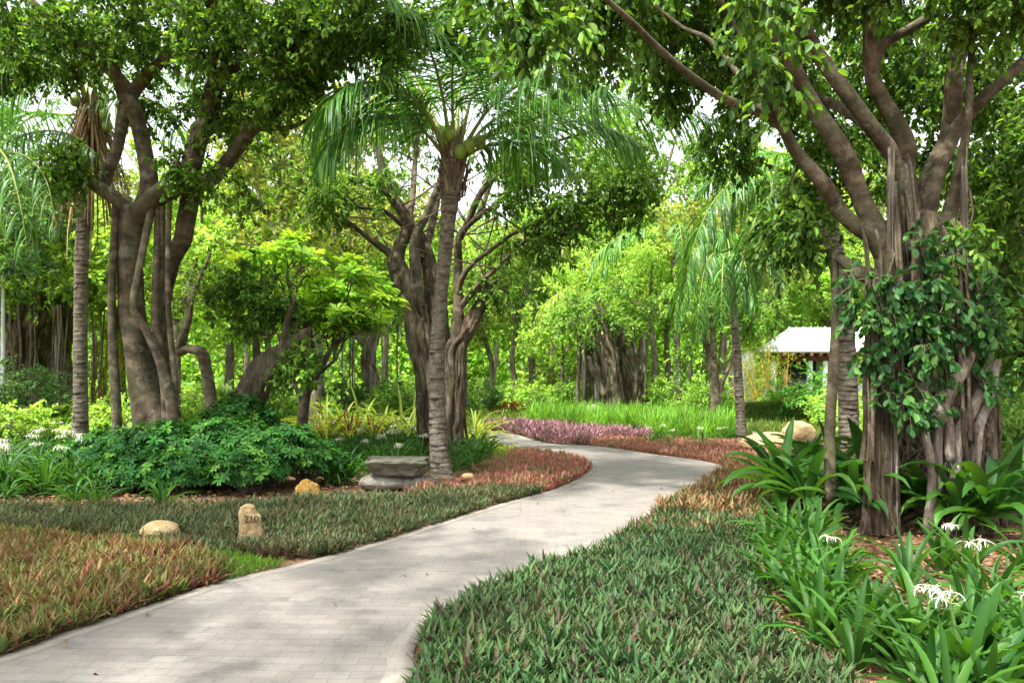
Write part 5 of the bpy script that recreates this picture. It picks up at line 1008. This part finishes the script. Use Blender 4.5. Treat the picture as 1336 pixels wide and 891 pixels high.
# far fig with curtain of roots
base = GX(798, 29.5); o = thing('banyan_tree', 'far fig with curtains of aerial roots behind the tall grass', 'fig tree', base)
g = Geo()
cA = AP([(798, 556, 29, 11), (798, 530, 29, 9), (797, 500, 29, 9), (794, 470, 29, 11), (786, 440, 29, 10), (780, 400, 29, 7)])
cB = AP([(831, 545, 30, 9), (828, 515, 30, 9), (824, 485, 30, 11), (815, 450, 30, 12), (803, 420, 30, 8)])
for k, c in enumerate((cA, cB)): limb(g, c, 16, 6, 0.08, 0.3, 8, 190 + k); wrap_roots(g, c, 34, 192 + k, 0.03, 0.085, drift=1.1, out=1.15)
limb(g, AP([(788, 515, 28.8, 4), (780, 495, 28.8, 4), (772, 480, 28.8, 4), (768, 465, 28.8, 3)]), 8, 5, 0.08)
part('trunk', g, 'root', o, True)
r_ = rng(10); hang_roots(o, [(A(px, 432, 30.2 + r_.uniform(-.4, .6)), 0.0) for px in (806, 810, 815, 819, 836, 840, 843)], 34, 0.04, 0.09, 'root_pale'); hang_roots(o, [(A(px, 430, 30.5 + r_.uniform(-.5, .5)), 0.0) for px in np.linspace(754, 788, 15)], 33, 0.06, 0.13, 'root_pale')
gb, gl = crown(list(smooth_path(cA, 3)[8:, :3]), [blob(790, 408, 29.3, 75, 45, 2, 62), blob(740, 410, 30, 30, 25, 1.5, 14)], MIDG, 541, tw=9, lf=10, leafL=0.14, gr=0.6); part('crown', gl, 'soft_leaf', o); part('twigs', gb, 'bark', o, True)
# gnarled figs at left back
for k, (px, Y, lb) in enumerate([(38, 21, 'gnarled fig with a knotted trunk behind the far left lilies'), (78, 22, 'fig with pale dangling roots just left of the tall ringed palm'), (486, 27, 'reddish barked fig trunk behind the yellow clumps')]):
    base = GX(px, Y); o = thing('banyan_tree', lb, 'fig tree', base); g = Geo(); s = 1.0 if k < 2 else 0.6
    c = [[base[0], base[1], 0, .5 * s], [base[0] + .1, base[1], 1.0, .42 * s], [base[0] - .15, base[1], 2.2, .38 * s], [base[0] + .1, base[1], 3.4, .3 * s], [base[0] + .5, base[1], 5.0, .15 * s]]
    limb(g, c, 18, 6, 0.12, 0.3, 7, 700 + k); wrap_roots(g, c, 20, 710 + k, 0.04 * s, 0.10 * s, drift=1.8)
    limb(g, [[base[0], base[1], 2.5, .2 * s], [base[0] - .9, base[1], 3.6, .15 * s], [base[0] - 1.5, base[1], 5.2, .08 * s]], 10, 5, 0.1); part('trunk', g, 'root_pale' if k else 'root', o, True)
    r_ = rng(720 + k); hang_roots(o, [(base + np.array([r_.uniform(-1.0, 1.3), r_.uniform(-0.8, 0.2), 3.6]), 0.0) for _ in range(14)], 730 + k, 0.012, 0.05, 'root_pale')
    gb, gl = crown([np.array(q[:3]) for q in c[2:]] + [np.array([base[0] - 1.5, base[1], 5.2])], [(base + np.array([0, 0, 5.0]), (2.4, 1.8, 1.6), 60)], MIDG, 740 + k, tw=9, lf=10, leafL=0.13, gr=0.6); part('crown', gl, 'soft_leaf', o); part('twigs', gb, 'bark', o, True)

# background shrubs
SHR = [(700, 33, 1.6, 1.8, BRIGHT, 'bright shrub at the end of the path beyond the red hedge'), (735, 31, 1.4, 1.5, MIDG, 'green shrub left of the far fig roots'), (745, 36, 1.6, 3.0, OLIVE, 'tall yellowish bush behind the path end'),
       (860, 30, 1.4, 1.8, BRIGHT, 'bright shrub behind the straight pale trunk'), (900, 29, 1.4, 1.7, MIDG, 'green shrub right of the straight pale trunk'), (932, 28.5, 1.1, 1.9, BRIGHT, 'bright shrub behind the slender ringed palm'),
       (1060, 26, 1.5, 2.4, [(0.12, 0.34, 0.06, 3), (0.18, 0.42, 0.08, 2)], 'fresh green shrub in front of the pavilion'), (1025, 27.5, 1.2, 1.3, MIDG, 'round green shrub between hedge and pavilion'), (1120, 24, 1.6, 1.6, BRIGHT, 'bright shrub behind the prop root'),
       (1170, 20, 1.5, 1.2, BRIGHT, 'bright low shrub seen between the stems of the great fig'), (1320, 12.5, 0.9, 2.0, MIDG, 'leafy shrub at the right edge behind the great fig'), (1345, 11, 0.8, 1.4, MIDG, 'lower leafy shrub at the right edge'),
       (15, 15.5, 0.9, 1.3, BRIGHT, 'bright leafy shrub at the far left edge'), (165, 16.5, 1.0, 1.2, BRIGHT, 'bright shrub behind the left fig prop root'), (330, 21, 1.6, 1.9, MIDG, 'shrub behind the leaning trunk'), (470, 25, 1.6, 1.8, DARKG, 'dark shrub behind the yellow clumps'),
       (520, 24, 1.2, 1.6, MIDG, 'green shrub left of the middle fig'), (590, 30, 1.6, 2.0, MIDG, 'green shrub seen past the middle fig'), (20, 19, 1.4, 2.2, DARKG, 'dark tall shrub at the left edge'), (620, 34, 1.5, 1.8, DARKG, 'dark shrub left of the path end'), (810, 38, 2.2, 2.6, MIDG, 'wide shrub far behind the fig roots'), (1230, 15, 1.2, 1.3, MIDG, 'shrub right behind the great fig trunk')]
for i, (px, Y, rx, h, pal, lb) in enumerate(SHR): leafy_shrub(px, Y, rx, h, pal, 900 + i, lb, L=0.11 if Y > 20 else 0.09, n=34)
# red orange low hedge
def hedge(name, x0, x1, y0, y1, h, pal, seed, label, L=0.05, dens=1500):
    r_ = rng(seed); A_ = (x1 - x0) * (y1 - y0) + 2 * h * (x1 - x0 + y1 - y0); n = int(dens * A_); c = np.array([(x0 + x1) / 2, (y0 + y1) / 2, 0])
    P = np.stack([r_.uniform(x0, x1, n), r_.uniform(y0, y1, n), r_.uniform(0, h, n)], 1); f = r_.choice(5, n, p=np.array([(x1 - x0) * (y1 - y0), h * (x1 - x0), h * (x1 - x0), h * (y1 - y0), h * (y1 - y0)]) / A_)
    d = r_.uniform(-0.02, 0.1, n); P[f == 0, 2] = h - d[f == 0]; P[f == 1, 1] = y0 + d[f == 1]; P[f == 2, 1] = y1 - d[f == 2]; P[f == 3, 0] = x0 + d[f == 3]; P[f == 4, 0] = x1 - d[f == 4]
    P[:, 2] += 0.03 * np.sin(P[:, 0] * 5)
    g = Geo(); leaves(g, P, r_.normal(size=(n, 3)) + [0, 0, 0.6], r_.normal(size=(n, 3)) + [0, -0.3, 0.8], r_.uniform(0.7, 1.2, n) * L, L * 0.55, pick(r_, pal, n, 0.2))
    o = thing(name, label, 'hedge', c); part('foliage', g, 'ficus_leaf', o); g = Geo(); k = int((x1 - x0) / 0.25); X = np.linspace(x0 + .1, x1 - .1, k); P = np.stack([np.stack([X, np.full(k, c[1]), np.full(k, z)], 1) for z in (0, h * 0.5, h * 0.85)], 1)
    tubes(g, P, np.full((k, 3), 0.02), 5); part('stems', g, 'twig', o)
x0, x1 = GX(975, 27)[0], GX(1056, 27)[0]
hedge('clipped_hedge', x0, x1, 26.2, 27.6, 0.78, [(0.06, 0.12, 0.02, 3), (0.09, 0.16, 0.03, 2), (0.04, 0.08, 0.02, 2)], 950, 'clipped dark green hedge right of the slender ringed palm')
hedge('red_leaved_hedge', GX(640, 35)[0], GX(722, 35)[0], 34.2, 35.4, 0.55, [(0.38, 0.10, 0.04, 3), (0.42, 0.18, 0.05, 2), (0.22, 0.16, 0.05, 1.5)], 951, 'low orange red leaved hedge beyond the purple bed', 0.09, 500)

# bamboo
def bamboo(px, Y, n, h, lb, seed, spread=0.35):
    r_ = rng(seed); base = GX(px, Y); o = thing('bamboo_clump', lb, 'bamboo', base); tips = []
    for k in range(n):
        g = Geo(); b = base + np.array([*r_.normal(0, spread, 2), 0]); e = b + np.array([*r_.normal(0, 0.5, 2), h * r_.uniform(0.8, 1.1)]); t = np.linspace(0, 1, 28)[:, None]; P = b * (1 - t) + e * t; R = 0.03 * (1 - 0.5 * t[:, 0]) * np.where(np.arange(28) % 3 == 0, 1.18, 1.0)
        tubes(g, P[None], R[None], 8); part('culm', g, 'bamboo', o, True); tips.append(P[10:])
    g = Geo(); T = np.concatenate(tips); i = r_.integers(0, len(T), 2600); B = T[i] + r_.normal(0, 0.28, (2600, 3)); D = r_.normal(size=(2600, 3)) + [0, 0, -0.6]
    leaves(g, B, D, r_.normal(size=(2600, 3)) + [0, 0, 1], r_.uniform(0.08, 0.18, 2600), 0.022, pick(r_, [(0.30, 0.38, 0.06, 2), (0.4, 0.42, 0.08, 1), (0.2, 0.3, 0.04, 1)], 2600)); part('foliage', g, 'soft_leaf', o)
bamboo(1003, 29, 12, 2.8, 'yellow bamboo clump beside the white garden wall', 960)
bamboo(125, 23, 14, 3.2, 'orange yellow bamboo stems between the left palm and the left fig', 961, 0.5)

# low leafy undergrowth filling gaps between trees
def under(poly, step, seed, label, L, pal, H=4.5):
    r_ = rng(seed); P = fill(poly, step, r_, AVP); g = Geo(); n = len(P); C = c3(P); C[:, 2] = r_.uniform(0.1, L * H, n) * (1 + 0.7 * vnoise(P, 0.5, seed)); 
    C[:, 2] = C[:, 2].clip(0.08, None); rosettes(g, C, nrm(np.array([0, -0.2, 1.0]) + r_.normal(0, 0.35, (n, 3))), 8, L, 0.35, pal, seed, 0.3, 0.3); solo('undergrowth', g, 'soft_leaf', label, 'undergrowth', kind='stuff')
under([GX(-200, 19)[:2], GX(500, 22)[:2], GX(560, 30)[:2], GX(590, 45)[:2], GX(-200, 45)[:2]], 0.17, 970, 'low green undergrowth beneath the trees left of the path', 0.2, MIDG + BRIGHT)
under([GX(700, 33)[:2], GX(830, 31)[:2], GX(960, 29)[:2], GX(1000, 50)[:2], GX(620, 50)[:2], GX(640, 40)[:2]], 0.2, 971, 'low green undergrowth behind the far fig', 0.22, MIDG + BRIGHT)
under([GX(1060, 23)[:2], GX(1500, 12)[:2], GX(1700, 30)[:2], GX(1080, 32)[:2]], 0.22, 972, 'low green undergrowth behind the great fig', 0.2, MIDG + BRIGHT)

# ------------------------------------------------------------------ pavilion and wall
Yp = 35.0; xl = GX(1004, Yp)[0]; xr = GX(1175, Yp)[0]
o = thing('pavilion', 'white roofed garden pavilion with red brown beams glimpsed left of the great fig', 'pavilion', GX(1070, Yp))
g = Geo(); ze, zr = 2.95, 4.05; y0, y1 = Yp, Yp + 2.4; xm = xl + 1.35
top = [(xl, y0, ze), (xr, y0, ze), (xr - 1, Yp + 1.2, zr), (xm, Yp + 1.2, zr), (xl, y1, ze), (xr, y1, ze)]
v = top + [(p[0], p[1], p[2] - 0.14) for p in top]
g.add(v, [(0, 1, 2, 3), (3, 2, 5, 4), (0, 3, 4, 4), (1, 5, 2, 2), (6, 9, 8, 7), (9, 10, 11, 8), (6, 10, 9, 9), (7, 8, 11, 11), (0, 6, 7, 1), (4, 5, 11, 10), (0, 4, 10, 6), (1, 7, 11, 5)])
for x in np.arange(xl + 0.3, xr - 0.2, 0.34):
    f0 = np.array([x, y0 + 0.02, ze + 0.03]); f1 = np.array([min(max(x, xm), xr - 1), Yp + 1.2, zr + 0.03]); tubes(g, np.stack([f0, f1])[None], np.array([[0.03, 0.03]]), 6)
rf = part('roof', g, 'roof_white', o)
g = Geo(); box(g, (xl + 0.5, y0 + 0.35, 2.45), (xr - 0.4, y0 + 0.5, 2.75))
for x in np.arange(xl + 0.6, xr - 0.4, 0.42): box(g, (x, y0 - 0.15, 2.62), (x + 0.09, y0 + 2.2, 2.79))
part('beams', g, 'red_wood', o)
for x in (xl + 0.2, xl + 0.75, xl + 1.9, xl + 2.6, xr - 0.7):
    g = Geo(); box(g, (x, y0 + 0.33, 0), (x + 0.2, y0 + 0.53, 2.45)); part('post', g, 'white_wall' if x != xl + 0.75 else 'red_wood', o)
g = Geo(); box(g, (xl + 0.35, y0 + 1.9, 0), (xl + 0.98, y0 + 2.1, 2.7)); part('wall', g, 'white_wall', o); g = Geo(); box(g, (xl + 2.9, y0 + 1.9, 0), (xr - 0.2, y0 + 2.1, 2.7)); part('wall', g, 'white_wall', o)
g = Geo(); box(g, (xl + 0.99, y0 + 1.94, 0.1), (xl + 2.89, y0 + 2.0, 2.5)); part('window', g, 'glass', o)
# garden wall with rounded end
g = Geo(); Yw = 30.0; xa, xb = GX(950, Yw)[0], GX(986, Yw)[0]; n = 10
prof = [(xa, 1.5)] + [(xa + (xb - xa) * t, 2.0 + 0.75 * math.sin(t * PI / 2)) for t in np.linspace(0.1, 0.85, 8)] + [(xb, 2.2), (xb, 0.0), (xa, 0.0)]
m = len(prof); V = [(x, Yw, z) for x, z in prof] + [(x, Yw + 0.45, z) for x, z in prof]; fc = [[i, i + m, (i + 1) % m + m, (i + 1) % m] for i in range(m)]
for i in range(1, m - 1): fc.append([0, i, i + 1, i + 1]); fc.append([m, m + i + 1, m + i, m + i])
g.add(V, fc); solo('garden_wall', g, 'white_wall', 'pale curved topped garden wall behind the slender ringed palm', 'wall')
# thin pale post left edge
g = Geo(); p = GX(4, 20); tubes(g, np.array([[[p[0], p[1], 0], [p[0], p[1], 1.2], [p[0], p[1], 3.0], [p[0], p[1], 4.4]]]), np.array([[0.09, 0.06, 0.05, 0.045]]), 12); solo('lamp_post', g, 'steel', 'thin pale post at the far left edge behind the lilies', 'post', smooth=True)

# ------------------------------------------------------------------ stones
def stone(name, label, cat, px, py, r, mat, seed, zc=None, grp=None, **kw):
    p = G(px, py); g = Geo(); z = r[2] * 0.6 if zc is None else zc; rock(g, (p[0], p[1], z), r, seed, **kw)
    return solo(name, g, mat, label, cat, p, grp, smooth=True)
stone('round_stone', 'pale sandy rounded stone lying in the left bed', 'stone', 209, 703, (0.19, 0.15, 0.10), 'sandstone', 1, 0.085, amp=0.08)
stone('ochre_stone', 'upright ochre stone under the right end of the dark shrubs', 'stone', 402, 653, (0.17, 0.13, 0.17), 'ochre_stone', 2, 0.10, amp=0.12)
stone('small_stone', 'small sandy stone right of the coconut trunk foot', 'stone', 610, 632, (0.10, 0.08, 0.055), 'sandstone', 3, 0.12)
stone('boulder', 'larger pale boulder with a flat top right of the slender palm', 'boulder', 1003, 590, (0.62, 0.35, 0.24), 'sandstone', 4, 0.2, amp=0.12)
stone('boulder', 'taller pale pink boulder behind the flat boulder', 'boulder', 1042, 584, (0.42, 0.35, 0.36), 'sandstone', 5, 0.27, amp=0.12)
stone('grey_boulder', 'round grey boulder in the tall grass left of the far fig', 'boulder', 773, 554, (0.30, 0.25, 0.30), 'grey_stone', 6, 0.42)
# stone seat: slab on two boulders
p = G(527, 641); Ys = p[1]
g = Geo(); rock(g, (*A(500, 632, 11.2)[:2], 0.10), (0.36, 0.26, 0.12), 7, 0.9, 0.06); solo('support_stone', g, 'grey_stone', 'long low grey stone under the left end of the slab', 'stone', (*A(500, 632, 11.2)[:2], 0), smooth=True)
g = Geo(); rock(g, (*A(545, 632, 11.25)[:2], 0.08), (0.28, 0.24, 0.12), 8, 0.9, 0.07); solo('support_stone', g, 'grey_stone', 'greenish grey stone under the right end of the slab', 'stone', (*A(545, 632, 11.25)[:2], 0), smooth=True)
g = Geo(); c = A(520, 607, 11.2); rock(g, c, (0.45, 0.33, 0.155), 9, 0.5, 0.22, 1.5, flat_top=0.72); V_ = g.v[0]; k_ = np.interp(V_[:, 2], [c[2] - 0.18, c[2] + 0.1], [0.72, 1.0])[:, None]; V_[:, :2] = c[:2] + (V_[:, :2] - c[:2]) * k_; solo('stone_slab', g, 'dark_stone', 'rough dark stone slab laid across two low stones beside the coconut trunk', 'stone slab', (c[0], c[1], 0.22), smooth=True)
# marker stone with number
p = G(326, 706); r = thing('marker_stone', 'upright sandy marker stone with black number in the left bed', 'marker stone', p)
V, Fc = ICO4; V = V.copy(); t = (V[:, 2] + 1) / 2; H = 0.35
t2 = t
xlft = np.interp(t2, [0, 0.15, 0.35, 0.55, 0.8, 0.93, 1], [-0.125, -0.12, -0.095, -0.10, -0.105, -0.085, -0.03]); xrt = np.interp(t2, [0, 0.12, 0.33, 0.42, 0.5, 0.68, 0.78, 0.93, 1], [0.14, 0.14, 0.13, 0.11, 0.105, 0.10, 0.06, 0.03, -0.01])
rad = np.sqrt(np.maximum(1e-6, V[:, 0] ** 2 + V[:, 1] ** 2)); ux = V[:, 0] / rad; uy = V[:, 1] / rad; k = np.minimum(1, rad * 3.0)
d = np.array([mnoise.fractal(Vector(v) * 2.2, 0.9, 2.1, 5) for v in V])
sx = np.sign(ux) * np.abs(ux) ** 0.75
X = (xlft + xrt) / 2 + sx * (xrt - xlft) / 2 * k * (1 + 0.06 * d); Yv = np.sign(uy) * np.abs(uy) ** 0.75 * 0.085 * k * (1 + 0.1 * d); Z = -0.03 + t2 * H * 1.15 + 0.01 * d
g = Geo(); g.add(np.stack([X, Yv, Z], 1) + p, Fc); part('stone', g, 'sandstone', r, True)
cu = bpy.data.curves.new('number', 'FONT'); cu.body = '210'; cu.size = 0.095; cu.extrude = 0.004; cu.align_x = 'CENTER'
to = bpy.data.objects.new('tmp', cu); col_.objects.link(to); dg = bpy.context.evaluated_depsgraph_get(); me = bpy.data.meshes.new_from_object(to.evaluated_get(dg)); bpy.data.objects.remove(to)
nb = bpy.data.objects.new('number', me); me.materials.append(M['black']); col_.objects.link(nb); nb.parent = r; nb.location = (0.048, -0.098, 0.205); nb.rotation_euler = (PI / 2, 0, 0.1)

# ------------------------------------------------------------------ light, sky, camera
EL, AZ = math.radians(60), math.radians(-135)     # azimuth from +Y, towards -X
w = bpy.data.worlds.new('World'); scene.world = w; w.use_nodes = True; nt = w.node_tree; bg = nt.nodes['Background']
sky = nt.nodes.new('ShaderNodeTexSky'); sky.sky_type = 'NISHITA'; sky.sun_disc = False; sky.sun_elevation = EL; sky.sun_rotation = AZ; sky.air_density = 1.0; sky.dust_density = 4.0; sky.ozone_density = 1.0
hs = nt.nodes.new('ShaderNodeHueSaturation'); hs.inputs['Saturation'].default_value = 0.2; hs.inputs['Value'].default_value = 1.0
nt.links.new(sky.outputs[0], hs.inputs['Color']); nt.links.new(hs.outputs[0], bg.inputs[0]); bg.inputs[1].default_value = 0.15
sl = bpy.data.lights.new('sun', 'SUN'); sl.energy = 2.5; sl.angle = math.radians(2); sl.color = (1, 0.95, 0.87)
so = bpy.data.objects.new('sun', sl); col_.objects.link(so)
sd = Vector((math.sin(AZ) * math.cos(EL), math.cos(AZ) * math.cos(EL), math.sin(EL))); so.rotation_euler = sd.to_track_quat('Z', 'Y').to_euler(); so.location = (0, 0, 30)
cam = bpy.data.cameras.new('camera'); co = bpy.data.objects.new('camera', cam); col_.objects.link(co); co.location = (0, 0, CAMZ); co.rotation_euler = (PI / 2, 0, 0)
cam.sensor_width = 36; cam.lens = F / 1336 * 36; cam.shift_y = (HY - 445.5) / 1336; cam.clip_end = 1000; cam.clip_start = 0.05; scene.camera = co
vs = scene.view_settings; vs.view_transform = 'Standard'; vs.look = 'None'; vs.gamma = 1; vs.exposure = 1.98; vs.use_curve_mapping = False
scene.render.engine = 'CYCLES'; cy = scene.cycles; cy.max_bounces = 8; cy.diffuse_bounces = 5; cy.glossy_bounces = 3; cy.transmission_bounces = 6; cy.transparent_max_bounces = 4
cy.use_denoising = True; cy.caustics_reflective = False; cy.caustics_refractive = False; cy.sample_clamp_indirect = 6
